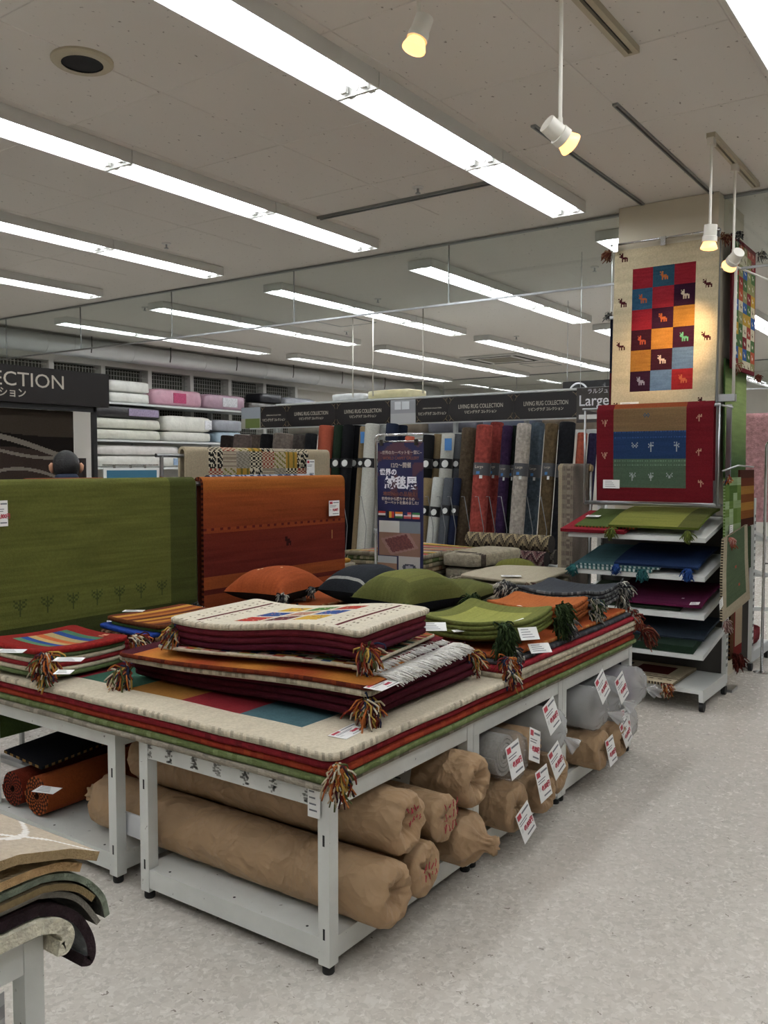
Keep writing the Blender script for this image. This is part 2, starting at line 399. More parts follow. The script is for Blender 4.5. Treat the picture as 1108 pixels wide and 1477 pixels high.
# ================================================================ CEILING GEAR
M_BEIGE = mat('aged_beige_plastic', 'b5ac95', .5, .04)
M_BLACKMESH = mat('black_speaker_mesh', '202022', .7, .3, 300)
sp = thing('ceiling_speaker', 'round black ceiling speaker with a yellowed rim', 'speaker', (2.645, 3.6, H - .02))
MB().lathe([(.095, 0), (.13, 0), (.142, .01), (.142, .02), (.095, .02)], (2.645, 3.6, H - .02), n=32, cap=False).build('rim', M_BEIGE, sp, True, auto=.5)
MB().lathe([(.001, .002), (.1, .006), (.1, .012), (.001, .012)], (2.645, 3.6, H - .02), n=32).build('mesh_cover', M_BLACKMESH, sp, True, auto=.5)
def sprinkler(px, py, lab):
    p = PZ(px, py, H); m = MB(); r = thing('sprinkler', lab, 'sprinkler', (p.x, p.y, H - .045), 'ceiling sprinklers')
    MB().lathe([(.035, .035), (.04, .045), (.001, .045)], (p.x, p.y, H - .045), n=16).build('rose', M_HOUS, r, True)
    MB().lathe([(.008, .006), (.008, .036), (.004, .036)], (p.x, p.y, H - .045), n=10).build('stem', M_STEEL, r, True)
    MB().lathe([(.001, 0), (.018, 0), (.018, .006), (.001, .006)], (p.x, p.y, H - .045), n=12).build('deflector', M_STEEL, r, True, auto=.5)
for px, py, lab in ((240, 351, 'between the second and third light rows, before the glass curtain'), (603, 270, 'between the first and second light rows, before the glass curtain'), (858, 385, 'just beyond the glass curtain beside the pillar'), (545, 431, 'beyond the glass curtain beside the ceiling hatch'), (500, 478, 'past the ceiling hatch towards the silver duct'), (209, 443, 'seen through the glass curtain over the big dark sign'), (745, 485, 'near the cassette air conditioner'), (1076, 480, 'behind the pillar on the aisle side')): sprinkler(px, py, 'small sprinkler head ' + lab)

# slots and lighting tracks
def track(name, lab, x0, x1, y, wd, dp, m, mslot, slot):
    r = thing(name, lab, 'ceiling track', (x0, y, H - dp))
    mb = MB().box((x0, y - wd / 2, H - dp), (x1, y - slot / 2, H)).box((x0, y + slot / 2, H - dp), (x1, y + wd / 2, H))
    mb.box((x0 - .02, y - wd / 2, H - dp), (x0, y + wd / 2, H)).box((x1, y - wd / 2, H - dp), (x1 + .02, y + wd / 2, H)).build('track_body', m, r)
    MB().box((x0, y - slot / 2, H - dp * .4), (x1, y + slot / 2, H)).build('track_slot', mslot, r)
    return r
track('lighting_track', 'wide beige lighting track that ends over the rug tables', 2.2, 4.0, 1.452, .07, .03, M_BEIGE, M_DARK, .02)
track('lighting_track', 'beige lighting track in front of the pillar carrying two spotlights', 5.29, 6.36, 1.435, .05, .03, M_BEIGE, M_DARK, .014)
track('curtain_rail', 'thin grey ceiling rail that runs to the middle of the pillar', 4.6, 6.38, 2.215, .03, .012, M_ALU, M_DARK, .012)
track('curtain_rail', 'thin grey ceiling rail that runs to the aisle corner of the pillar', 4.58, 6.40, 1.735, .03, .012, M_ALU, M_DARK, .012)
rs = thing('shutter_rail', 'dark slotted rail across the ceiling between two light rows', 'ceiling track', (5.30, 2.82, H - .02))
MB().box((5.285, 2.82, H - .018), (5.30, 4.36, H)).box((5.325, 2.82, H - .018), (5.34, 4.36, H)).build('rail_body', M_ALU, rs)
MB().box((5.30, 2.82, H - .006), (5.325, 4.36, H)).build('rail_slot', M_DARK, rs)
ac = thing('ceiling_air_conditioner', 'square cassette air conditioner grille set in the far ceiling', 'air conditioner', (14.06, 7.35, H - .03))
MB().box((13.5, 6.8, H - .03), (14.6, 7.9, H)).build('panel', M_HOUS, ac)
MB().box((13.75, 7.05, H - .036), (14.35, 7.65, H - .03)).build('intake_grille', mat('ac_intake', '8b8578', .7, .2, 80), ac)
for a, b in (((13.6, 6.86), (14.5, 6.93)), ((13.6, 7.77), (14.5, 7.84)), ((13.56, 6.95), (13.63, 7.75)), ((14.47, 6.95), (14.54, 7.75))):
    MB().box((*a, H - .034), (*b, H - .03)).build('air_slot', M_VOID, ac)
for lab, x0, x1, y0, y1 in (('square access hatch in the ceiling past the glass curtain', 9.0, 9.6, 6.9, 7.5), ('square access hatch in the ceiling beside the air conditioner', 15.0, 15.6, 6.9, 7.5)):
    r = thing('access_hatch', lab, 'hatch', (x0, y0, H - .006))
    MB().box((x0, y0, H - .006), (x1, y0 + .02, H)).box((x0, y1 - .02, H - .006), (x1, y1, H)).box((x0, y0 + .02, H - .006), (x0 + .02, y1 - .02, H)).box((x1 - .02, y0 + .02, H - .006), (x1, y1 - .02, H)).build('frame', M_ALU, r)
    MB().box((x0 + .02, y0 + .02, H - .003), (x1 - .02, y1 - .02, H)).build('panel', M_CEIL, r)

# spotlights on long stems
M_BULB = mat('lit_warm_bulb', 'ffb870', .3, .0, emit=2.6)
M_SPOT = mat('cream_spot_enamel', 'd9d5ca', .4, .02)
def spotlight(lab, top, head, aim, power=0, stem=True, track_z=H):
    """stem from the ceiling to the lamp holder, reflector lamp aimed along aim"""
    top = Vector(top); head = Vector(head); aim = Vector(aim).normalized()
    r = thing('spotlight', lab, 'spotlight', head, 'hanging spotlights')
    MB().box((top.x - .03, top.y - .018, top.z - .04), (top.x + .03, top.y + .018, top.z)).build('track_adapter', M_SPOT, r)
    MB().tube([top - Vector((0, 0, .03)), Vector((top.x, top.y, head.z + .06))], .008, 8).build('stem', M_SPOT, r, True, auto=.6)
    MB().tube([Vector((top.x, top.y, head.z + .065)), Vector((top.x, top.y, head.z + .03)), head - aim * .03], .011, 8).build('bracket', M_SPOT, r, True, auto=.6)
    MB().lathe([(.02, -.075), (.036, -.072), (.037, -.01), (.041, -.008), (.042, .022), (.03, .022)], head, aim, 20).build('lamp_body', M_SPOT, r, True, auto=.5)
    MB().lathe([(.03, .02), (.036, .028), (.047, .055), (.047, .062), (.03, .07), (.008, .073)], head, aim, 20).build('bulb', M_BULB, r, True, auto=.7)
    if power:
        ld = bpy.data.lights.new('spot_beam', 'SPOT'); ld.energy = power; ld.color = (1, .66, .34); ld.spot_size = math.radians(52); ld.spot_blend = 1.0; ld.shadow_soft_size = .04
        lo = bpy.data.objects.new('spot_beam', ld); COL.objects.link(lo); lo.parent = r; lo.location = aim * .09
        lo.rotation_euler = aim.to_track_quat('-Z', 'Y').to_euler()
    return r
def spot_at(lab, hx_, hy_, X, aim, power=0, toff=(0, 0)):
    h = PX(hx_, hy_, X); spotlight(lab, (h.x, h.y, H - .02), h, aim, power)
trk = PZ(910, 68, H)
def on_track(px, py, Y): return PY(px, py, Y)
h = PZ(604, 50, 3.27); spotlight('cream spotlight on a short stem tilted down over the rug tables', (h.x, h.y, H), h, (-.25, .2, -.9))
h = on_track(808, 195, 1.452); spotlight('cream spotlight on a long stem aimed sideways at the pillar aisle', (h.x, h.y, H - .03), h, (.75, -.45, -.5))
h = on_track(1024, 343, 1.435); spotlight('cream spotlight pointing straight down beside the pillar', (h.x, h.y, H - .03), h, (.1, .1, -1), 10)
h = on_track(1058, 375, 1.435); spotlight('cream spotlight tilted towards the deer rug on the pillar', (h.x, h.y, H - .03), h, tuple(PX(968, 500, 6.4) - h), 75)
#@@
# ================================================================ DISPLAY TABLES
M_TAPE = mat('tape_residue', '8f8f8b', .8, .4, 60)
def display_table(lab, x0, x1, y0, y1, h=.6, residue=False, lw=.045):
    r = thing('display_table', lab, 'table', ((x0 + x1) / 2, (y0 + y1) / 2, 0), 'white steel display tables')
    for x in (x0, x1 - lw):
        for y in (y0, y1 - lw):
            l = MB(); l.box((x, y, .03), (x + lw, y + lw, h)).build('leg', M_WHITE, r)
            MB().lathe([(.018, 0), (.02, .004), (.02, .022), (.012, .024), (.012, .032)], (x + lw / 2, y + lw / 2, 0), n=14).build('foot', M_DARK, r, True, auto=.5)
            for z in (h * .22, h * .72):
                if x == x0: MB().box((x - .0006, y + .018, z - .018), (x, y + .026, z + .018)).build('bolt_slot', M_DARK, r)
    a = .068; e = .003
    ap = [((x0 + lw, y0 + e, h - a), (x1 - lw, y0 + e + .02, h)), ((x0 + lw, y1 - e - .02, h - a), (x1 - lw, y1 - e, h)),
          ((x0 + e, y0 + lw, h - a), (x0 + e + .02, y1 - lw, h)), ((x1 - e - .02, y0 + lw, h - a), (x1 - e, y1 - lw, h))]
    for i, (p, q) in enumerate(ap):
        o = MB().box(p, q).build('apron', M_WHITE, r)
        if residue and i == 2:
            rr = random.Random(3); yy = y0 + .07
            while yy < y1 - .06:
                m = MB()
                for k in range(26):
                    ya = yy + rr.uniform(0, .03); zz = h - .064 + rr.uniform(0, .055); m.box((x0 + e - .0005, ya, zz), (x0 + e, ya + rr.uniform(.006, .016), zz + rr.uniform(.003, .009)))
                m.build('tape_residue', M_TAPE, o); yy += rr.uniform(.09, .15)
    for p, q in [((x0 + lw, y0 + e, .045), (x1 - lw, y0 + e + .02, .105)), ((x0 + lw, y1 - e - .02, .045), (x1 - lw, y1 - e, .105)),
                 ((x0 + e, y0 + lw, .045), (x0 + e + .02, y1 - lw, .105)), ((x1 - e - .02, y0 + lw, .045), (x1 - e, y1 - lw, .105))]:
        MB().box(p, q).build('lower_rail', M_WHITE, r)
    MB().box((x0 + lw, y0 + e, .105), (x1 - lw, y1 - e, .115)).box((x0 + e, y0 + lw, .105), (x0 + lw, y1 - lw, .115)).box((x1 - lw, y0 + lw, .105), (x1 - e, y1 - lw, .115)).build('lower_shelf', M_WHITE, r)
    MB().box((x0 + .024, y0 + .024, h - .018), (x1 - .024, y1 - .024, h)).build('top_board', M_WHITE, r)
    for i in range(3):
        yy = y0 + .12 + (y1 - y0 - .24) * i / 2; MB().lathe([(.005, 0), (.005, .0006)], (x0 + .035, yy, .115), n=8).build('screw_hole', M_DARK, r)
    return r
TX = [2.085, 2.992, 3.845, 4.79]
display_table('white metal display table with peeled tape marks on its front apron', TX[0], TX[1] - .003, 1.68, 2.575, residue=True)
display_table('white metal display table holding the clear-wrapped knit roll', TX[1], TX[2] - .003, 1.68, 2.575)
display_table('white metal display table holding cloudy plastic bags, beside the shelf rack', TX[2], TX[3], 1.68, 2.575)
display_table('white metal display table with orange rolled rugs on its lower shelf', TX[0] + .01, TX[1] - .003, 2.725, 3.62)
display_table('white metal display table under the cushions, behind the knit roll', TX[1], TX[2] - .003, 2.725, 3.62)
display_table('white metal display table under the folded orange rug', TX[2], TX[3], 2.725, 3.62)
display_table('white metal sample table with soft mats drooping over its corner', .15, 1.075, 1.65, 2.55)
#@@
# ================================================================ RUG BUILDERS
def shade(c, k): return tuple(max(0, min(1, x * k)) for x in c)
def abrash(c, u, v, seed=0, amt=.16, stretch=(2.5, 42)):
    k = 1 + amt * noise.noise(Vector((u * stretch[0] + seed, v * stretch[1], seed * 1.7)))
    return shade(c, k)
def solid(c, seed=0, amt=.16, st=(2.5, 42)):
    c = hx(c) if isinstance(c, str) else c
    return lambda u, v: abrash(c, u, v, seed, amt, st)
DEER = ['#.#....', '.##....', '###....', '.#####.', '..#####', '..#.#.#', '..#.#.#']
TREE = ['#..#..#', '.#.#.#.', '#.###.#', '.#.#.#.', '..###..', '...#...', '...#...', '...#...']
def sprite(bm, u, v):
    """u, v in 0..1 from the lower left; True where the woven figure is"""
    if not (0 <= u < 1 and 0 <= v < 1): return False
    r = bm[int((1 - v) * len(bm) * .9999)]; return r[int(u * len(r))] == '#'

def slab(name, lab, cat, x0, x1, y0, y1, z0, t, top, edge, n=(24, 24), wave=None, rot=0, pivot=None, rc=.02, group=None, m=None, edge2=None, per=2, parent=None):
    """one flat rug: rounded edges and corners, a coloured weave on top, stitched rims"""
    top = solid(top) if isinstance(top, str) else top
    ec = hx(edge) if isinstance(edge, str) else edge; ec2 = hx(edge2) if isinstance(edge2, str) else edge2
    cx, cy = (x0 + x1) / 2, (y0 + y1) / 2; a, b = (x1 - x0) / 2, (y1 - y0) / 2; nx, ny = n; rr = max(rc, .001)
    pv = Vector((pivot[0], pivot[1])) if pivot else Vector((cx, cy)); cs, sn = math.cos(rot), math.sin(rot)
    def place(px, py, zz, ins):
        ux, uy = px / a, py / b; px, py = ux * (a - ins), uy * (b - ins)
        dx, dy = abs(px) - (a - ins - rr), abs(py) - (b - ins - rr)
        if dx > 0 and dy > 0:
            ddx, ddy = dx / rr, dy / rr
            px = math.copysign(a - ins - rr + rr * ddx * math.sqrt(max(0, 1 - ddy * ddy / 2)), px); py = math.copysign(b - ins - rr + rr * ddy * math.sqrt(max(0, 1 - ddx * ddx / 2)), py)
        X, Y = cx + px - pv.x, cy + py - pv.y
        X, Y = pv.x + X * cs - Y * sn, pv.y + X * sn + Y * cs
        return Vector((X, Y, zz + (wave(X, Y) if wave else 0)))
    mb = MB(); rnd = random.Random(int(x0 * 1000 + z0 * 7777))
    for j in range(ny + 1):
        for i in range(nx + 1): mb.v.append(place(-a + 2 * a * i / nx, -b + 2 * b * j / ny, z0 + t, t * .3))
    W = nx + 1
    for j in range(ny):
        for i in range(nx):
            mb.f.append([j * W + i, j * W + i + 1, (j + 1) * W + i + 1, (j + 1) * W + i]); mb.c.append(top((i + .5) / nx, (j + .5) / ny))
    per_ix = [(i, 0) for i in range(nx)] + [(nx, j) for j in range(ny)] + [(i, ny) for i in range(nx, 0, -1)] + [(0, j) for j in range(ny, 0, -1)]
    ring0 = [j * W + i for i, j in per_ix]; rings = [ring0]
    for zz, ins in ((z0 + t * .8, 0.0), (z0 + t * .25, 0.0), (z0 + .0005, t * .3)):
        o = len(mb.v)
        for i, j in per_ix: mb.v.append(place(-a + 2 * a * i / nx, -b + 2 * b * j / ny, zz, ins))
        rings.append(list(range(o, o + len(per_ix))))
    L = len(per_ix); stit = [rnd.random() ** per * .75 for _ in range(L)]
    for q in range(3):
        for k in range(L):
            k2 = (k + 1) % L; c = ec
            if ec2 is not None and q < 2: c = mixc(ec, ec2, stit[k])
            mb.f.append([rings[q][k], rings[q + 1][k], rings[q + 1][k2], rings[q][k2]]); mb.c.append(shade(c, rnd.uniform(.85, 1.12)))
    o = len(mb.v)
    for j in range(ny + 1):
        for i in range(nx + 1): mb.v.append(place(-a + 2 * a * i / nx, -b + 2 * b * j / ny, z0 + .0005, t * .3))
    for j in range(ny):
        for i in range(nx): mb.f.append([o + j * W + i, o + (j + 1) * W + i, o + (j + 1) * W + i + 1, o + j * W + i + 1]); mb.c.append(ec)
    o = mb.build(name, m or M_RUG, parent, True, None if parent else (pv.x if pivot is None else cx, cy, z0))
    if not parent: tag(o, lab, cat, group)
    return o

def resample(path, n):
    path = [Vector(p) for p in path]; L = [0]
    for a, b in zip(path[:-1], path[1:]): L.append(L[-1] + (b - a).length)
    out = []
    for k in range(n + 1):
        s = L[-1] * k / n; i = 0
        while i < len(L) - 2 and L[i + 1] < s: i += 1
        f = (s - L[i]) / max(1e-9, L[i + 1] - L[i]); out.append(path[i].lerp(path[i + 1], f))
    return out
def sheet(name, lab, cat, path, wv, t, n, top, edge, back=None, group=None, m=None, parent=None, sag=None, flip=False, edge2=None, per=2):
    """a rug laid along a path (v) and spread along wv (u); u=0 at the path"""
    nu, nv = n; P = resample(path, nv); wv = Vector(wv); top = solid(top) if isinstance(top, str) else top
    ec = hx(edge) if isinstance(edge, str) else edge; ec2 = hx(edge2) if isinstance(edge2, str) else edge2; bk = hx(back) if isinstance(back, str) else (back or ec)
    mb = MB(); N_ = []
    for i in range(nv + 1):
        tt = (P[min(i + 1, nv)] - P[max(i - 1, 0)]).normalized(); nn = wv.cross(tt).normalized(); N_.append(-nn if flip else nn)
    for lay in (0, 1):
        for j in range(nv + 1):
            for i in range(nu + 1):
                u = i / nu; p = P[j] + wv * u
                if sag: p = p + sag(u, j / nv)
                mb.v.append(p - N_[j] * (t * lay))
    W = nu + 1; O = W * (nv + 1)
    def q(a, b, c, d, col):
        mb.f.append([a, b, c, d] if not flip else [d, c, b, a]); mb.c.append(col)
    for j in range(nv):
        for i in range(nu):
            q(j * W + i, j * W + i + 1, (j + 1) * W + i + 1, (j + 1) * W + i, top((i + .5) / nu, (j + .5) / nv))
            q(O + j * W + i, O + (j + 1) * W + i, O + (j + 1) * W + i + 1, O + j * W + i + 1, bk)
    for j in range(nv):
        c = ec2 if (ec2 is not None and j % per == 0) else ec
        q(j * W, (j + 1) * W, O + (j + 1) * W, O + j * W, c); q(j * W + nu, O + j * W + nu, O + (j + 1) * W + nu, (j + 1) * W + nu, c)
    for i in range(nu):
        c = ec2 if (ec2 is not None and i % per == 0) else ec
        q(i, O + i, O + i + 1, i + 1, c); q(nv * W + i, nv * W + i + 1, O + nv * W + i + 1, O + nv * W + i, c)
    lo = min(mb.v, key=lambda p: p.z); c0 = sum(P, Vector()) / len(P) + wv * .5
    o = mb.build(name, m or M_RUG, parent, True, None if parent else (c0.x, c0.y, lo.z), auto=1.0)
    if not parent: tag(o, lab, cat, group)
    return o

MIXED = [hx(c) for c in ('8a3420', 'b8662c', '2a3450', 'c09a48', '4a262a', 'd6c8b0', '5a6038', '7a2a2c', 'b8662c', 'c4b294')]
DGREEN = [hx(c) for c in ('2c3a20', '38482a', '465834', '24301c')]
GREYS = [hx(c) for c in ('3c3d40', '8a8880', 'c8c4b6', '26282c', '5e5f60')]
def tassel(parent, pos, d=(0, -.3, -1), length=.08, cols=MIXED, n=46, spread=.8, r=.0034, seed=0, head=.012):
    n = int(n * 1.6); spread *= 1.25; length *= .88
    rnd = random.Random(seed + int(pos[0] * 997) + int(pos[1] * 613)); pos = Vector(pos); d = Vector(d).normalized(); mb = MB()
    if Vector((d.x, d.y)).length > .1: pos = pos + Vector((d.x, d.y, 0)).normalized() * (head * .7 + .006)
    for k in range(n):
        v = (d + Vector((rnd.gauss(0, 1), rnd.gauss(0, 1), rnd.gauss(0, 1))) * spread * .55).normalized(); L = length * rnd.uniform(.65, 1.15)
        dh = Vector((d.x, d.y, 0))
        if dh.length > .1:
            dh.normalize(); q = v.dot(dh)
            if q < 0: v = v - dh * (2 * q)
        s = pos + Vector((rnd.uniform(-1, 1), rnd.uniform(-1, 1), rnd.uniform(-1, 1))) * head
        p1 = s + v * L * .4; p2 = p1 + (v * .55 + Vector((0, 0, -.35)) + Vector((rnd.uniform(-.3, .3), rnd.uniform(-.3, .3), rnd.uniform(-.3, .3)))) * L * .35; p3 = p2 + (v * .3 + Vector((rnd.uniform(-.5, .5), rnd.uniform(-.5, .5), -.6))) * L * .3
        mb.tube([s, p1, p2, p3], [r, r * 1.1, r, r * .8], 4, rnd.choice(cols), cap=True)
    return mb.build('tassel', M_RUG, parent, True)
def fringe(parent, a, b, d, length, cols, n, r=.002, seed=1):
    rnd = random.Random(seed); a = Vector(a); b = Vector(b); d = Vector(d).normalized(); mb = MB()
    for k in range(n):
        s = a.lerp(b, (k + rnd.random()) / n); v = (d + Vector((rnd.uniform(-.3, .3), rnd.uniform(-.3, .3), rnd.uniform(-.12, .12)))).normalized(); L = length * rnd.uniform(.7, 1.1)
        mb.tube([s, s + v * L * .5, s + v * L + Vector((0, 0, -.12 * L))], [r, r, r * .7], 4, rnd.choice(cols))
    o = mb.build('fringe', M_RUG, parent, True); o['kind'] = 'stuff'; return o

WHT, RED, GRY = hx('e6e6e4'), hx('b03040'), hx('6d7076')
M_REDINK = mat('red_ink', 'a8243c', .5, 0); M_BLKINK = mat('black_ink', '23242a', .5, 0); M_BLUINK = mat('blue_ink', '2c4b8e', .5, 0)
def price_card(parent, pos, right, up, wd=.12, ht=.14, price='49,800', name='price_card', plain=False):
    """printed card; pos is its top centre"""
    r = Vector(right).normalized(); u = Vector(up).normalized(); n = r.cross(u).normalized(); u = n.cross(r)
    T = Matrix(((r.x, u.x, n.x, pos[0]), (r.y, u.y, n.y, pos[1]), (r.z, u.z, n.z, pos[2]), (0, 0, 0, 1)))
    m = MB(); m.box((-wd / 2, -ht, 0), (wd / 2, 0, .0012), WHT, T)
    def ln(x0, x1, y, th, c): m.box((x0 * wd - wd / 2, -y * ht - th, .0012), (x1 * wd - wd / 2, -y * ht, .0016), c, T)
    if plain:
        for k in range(4): ln(.12, .12 + .7 * (.6 + .1 * k % .4), .15 + .2 * k, ht * .05, GRY)
    else:
        ln(.06, .34, .06, ht * .17, RED); ln(.4, .94, .1, ht * .06, GRY); ln(.08, .7, .32, ht * .03, GRY); ln(.08, .62, .4, ht * .03, GRY)
        ln(.36, .92, .84, ht * .05, GRY); ln(.06, .2, .52, ht * .14, shade(WHT, .8))
    o = m.build(name, M_PRINT, parent)
    if not plain and price:
        text(price + '円', ht * .22, T @ Vector((wd * .1, -ht * .62, .0017)), r, u, o, M_REDINK, 'price_print', bold=.0008, xs=.72)
    return o

# ---------------------------------------------------------------- wrapped rolls
M_PAPER = paper_mat()
M_BAG = clear_mat('cloudy_plastic_bag', (.97, .97, .98), .10, .14, milk=.34, edge=.5, wrinkle=.8)
M_CLEAR = clear_mat('clear_plastic_wrap', (.97, .97, .97), .12, .08, milk=.08, edge=.5, wrinkle=1.0)
def wrinkled(mb, axis0, axis1, r, seed, prof_front, prof_back, nb=26, n=44, amp=.075, pleat=.2, npl=9):
    """closed wrapped roll between axis0 (front end) and axis1; profiles are (radius share, distance past the end)"""
    a0 = Vector(axis0); a1 = Vector(axis1); ax = (a0 - a1).normalized(); L = (a0 - a1).length
    u = ax.cross(Vector((0, 0, 1))).normalized(); v = u.cross(ax)
    st = [(f, -d) for f, d in reversed(prof_back)] + [(1.0, L * k / nb) for k in range(nb + 1)] + [(f, L + d) for f, d in prof_front]
    o = len(mb.v); nr = len(st)
    for i, (f, s) in enumerate(st):
        for k in range(n):
            th = 2 * math.pi * k / n; c_, s_ = math.cos(th), math.sin(th)
            p = Vector((c_ * 1.3 + seed * 3.1, s_ * 1.3, s * 5)); ridge = 1 - abs(noise.noise(p * 1.6)) * 2
            g = 1 + amp * (ridge - .6) + amp * .5 * noise.noise(Vector((c_ * 4, s_ * 4 + seed, s * 16)))
            if f < 1: g += pleat * (1 - f) * 1.6 * (math.sin(npl * th + seed + 3 * noise.noise(Vector((c_, s_, seed)))) ) * (.4 + f)
            g = min(g, 1.0) if f >= 1 else g
            wob = ax * (noise.noise(Vector((c_ * 2.5, s_ * 2.5, seed + 9))) * .02 * (1 - f) if f < 1 else 0)
            mb.v.append(a1 + ax * s + (u * c_ + v * s_) * (r * f * g) + wob)
    for i in range(nr - 1):
        for k in range(n):
            k2 = (k + 1) % n; mb.f.append([o + i * n + k, o + i * n + k2, o + (i + 1) * n + k2, o + (i + 1) * n + k]); mb.c.append((1, 1, 1))
    mb.f.append([o + k for k in range(n)][::-1]); mb.c.append((1, 1, 1)); mb.f.append([o + (nr - 1) * n + k for k in range(n)]); mb.c.append((1, 1, 1))
    return mb
FOLD = [(.99, .006), (.93, .014), (.78, .02), (.55, .022), (.3, .016), (.08, .006)]
TUFT = [(.98, .012), (.86, .03), (.66, .05), (.44, .066), (.3, .08), (.26, .1), (.33, .125), (.2, .128)]
CRUSH = [(1.0, .02), (.9, .045), (.72, .06), (.5, .052), (.3, .03), (.1, .012)]
def paper_roll(lab, a0, a1, r, seed, front=FOLD, back=FOLD, group='paper wrapped rolls under the tables'):
    o = wrinkled(MB(), a0, a1, r, seed, front, back).build('wrapped_rug_roll', M_PAPER, None, True, loc=((a0[0] + a1[0]) / 2, (a0[1] + a1[1]) / 2, min(a0[2], a1[2]) - r))
    return tag(o, lab, 'rug roll', group)
def scribble(parent, c, right, up, sz, seed, rows=2):
    rnd = random.Random(seed); r = Vector(right).normalized(); u = Vector(up).normalized(); n = r.cross(u); c = Vector(c)
    for row in range(rows):
        for k in range(4):
            o = c + r * ((k - 1.5) * sz * .3) + u * ((rows / 2 - row - .5) * sz * .5)
            pts = [o + r * rnd.uniform(-.12, .12) * sz + u * rnd.uniform(-.2, .2) * sz + n * .004 for _ in range(4)]
            MB().tube(pts, .0016, 4).build('handwriting', M_REDINK, parent)
def knot(parent, p, d, L, m, seed):
    mb = MB(); rnd = random.Random(seed); p = Vector(p); d = Vector(d).normalized(); u = d.cross(Vector((0, 0, 1))).normalized(); v = u.cross(d); n = 16; prof = [(.012, 0), (.014, .12 * L), (.03, .45 * L), (.045, .8 * L), (.05, L)]
    for r, h in prof:
        for k in range(n):
            th = 2 * math.pi * k / n; g = r * (1 + .45 * math.sin(5 * th + seed) * (h / L)); mb.v.append(p + d * h + (u * math.cos(th) + v * math.sin(th) * .6) * g)
    for i in range(len(prof) - 1):
        for k in range(n):
            k2 = (k + 1) % n; mb.f.append([i * n + k, i * n + k2, (i + 1) * n + k2, (i + 1) * n + k]); mb.c.append((1, 1, 1))
    return mb.build('bag_knot', m, parent, True)
def rolled(mb, a0, a1, r, col, col2, turns=4, n=28, stitch=False):
    """a rolled rug whose front end shows the spiral"""
    a0 = Vector(a0); a1 = Vector(a1); ax = (a0 - a1).normalized(); u = ax.cross(Vector((0, 0, 1))).normalized(); v = u.cross(ax); N = turns * n; th0 = 0
    pts = []
    for k in range(N + 1):
        f = k / N; rad = r * (.22 + .78 * f); th = 2 * math.pi * turns * f; pts.append((rad, th))
    t = r * .78 / turns * .8; o = len(mb.v)
    for end in (a0, a1):
        for rad, th in pts:
            d = u * math.cos(th) + v * math.sin(th); mb.v.append(end + d * rad); mb.v.append(end + d * (rad - t))
    M2 = 2 * (N + 1)
    for k in range(N):
        a, b, c, d = o + 2 * k, o + 2 * k + 1, o + 2 * k + 3, o + 2 * k + 2
        cc = col2 if (stitch and (k + k // n) % 2) else col
        mb.f.append([a, b, c, d][::-1]); mb.c.append(shade(cc, 1.0 if not stitch else 1.15)); mb.f.append([a + M2, d + M2, c + M2, b + M2][::-1]); mb.c.append(col)
        mb.f.append([a, d, d + M2, a + M2]); mb.c.append(col if k >= N - n else shade(col, .8)); mb.f.append([b, b + M2, c + M2, c]); mb.c.append(col2)
    e = o + 2 * N; mb.f.append([e, e + M2, e + 1 + M2, e + 1]); mb.c.append(col)
    return mb
#@@
# ================================================================ RUGS ON THE TABLES
CREAM, BURG, REDC, GREENC, ORNG = 'd6cab2', '4c1524', '7d1a20', '66754a', 'b0501f'
def wv(amp, s, seed): return lambda x, y: amp * noise.noise(Vector((x * s, y * s, seed)))
bw = wv(.005, 2.2, 3)
bx0, bx1, by0, by1 = 2.045, 4.75, 1.635, 3.66
slab('area_rug', 'bottom grey-beige rug of the broad pile lying across the white tables', 'rug', bx0, bx1, by0 + .02, by1, .60, .022, 'a39a8a', 'a59c8c', (90, 70), lambda x, y: abs(bw(x, y)), rc=.04, edge2='6d655a', group='broad rug pile')
slab('area_rug', 'moss green rug second from the bottom of the broad pile', 'rug', bx0 + .005, bx1 + .01, by0, by1, .622, .024, GREENC, '6b7848', (120, 90), lambda x, y: abs(bw(x, y)), rc=.04, edge2='8a9668', group='broad rug pile')
slab('area_rug', 'rust red rug in the middle of the broad pile', 'rug', bx0 + .012, bx1 - .01, by0 + .004, by1, .646, .026, '8a2718', '922c18', (90, 70), lambda x, y: abs(bw(x, y)), rc=.04, edge2='a84420', group='broad rug pile')
slab('area_rug', 'deep red rug directly under the cream rug with squares', 'rug', bx0 + .006, bx1 - .02, by0 + .008, by1, .672, .026, REDC, '8c1d26', (90, 70), lambda x, y: abs(bw(x, y)), rc=.04, edge2='701820', group='broad rug pile')
SQ = ['4a6a72', '8a2028', 'a8722e', '3f6a58', '8a2028', '4a6a72', '3c4f86']
def base_top(u, v):
    x = bx0 + u * (bx1 - bx0); y = by0 + v * (by1 - by0); c = hx(CREAM); i = int((x - 2.2) / .3); j = int((y - 1.89) / .3)
    if x > 2.2 and 1.89 < y < 3.39 and x < 4.4: c = hx(SQ[(j + i * 2) % 7])
    return abrash(c, u, v, 4, .10)
cr = slab('area_rug', 'large cream rug with coloured squares on top of the broad pile', 'rug', bx0, bx1, by0 - .005, by1, .698, .027, base_top, CREAM, (186, 140), lambda x, y: abs(bw(x, y)), rc=.05, edge2='8f8676', per=3, group='broad rug pile')
tassel(cr, (2.04, 1.615, .70), (-.3, -.5, -1), .085, n=70)
tassel(cr, (2.04, 1.615, .665), (-.3, -.5, -1.2), .085, n=50, seed=5)
tassel(cr, (4.775, 1.62, .69), (.8, -.4, -.5), .12, [hx(c) for c in ('6d2a22', '8a4a34', 'a08a74', '4a2420')], n=80)
price_card(cr, PZ(492, 1052, .728), (1, .1, 0), (-.1, 1, .02), .16, .07, '79,800')

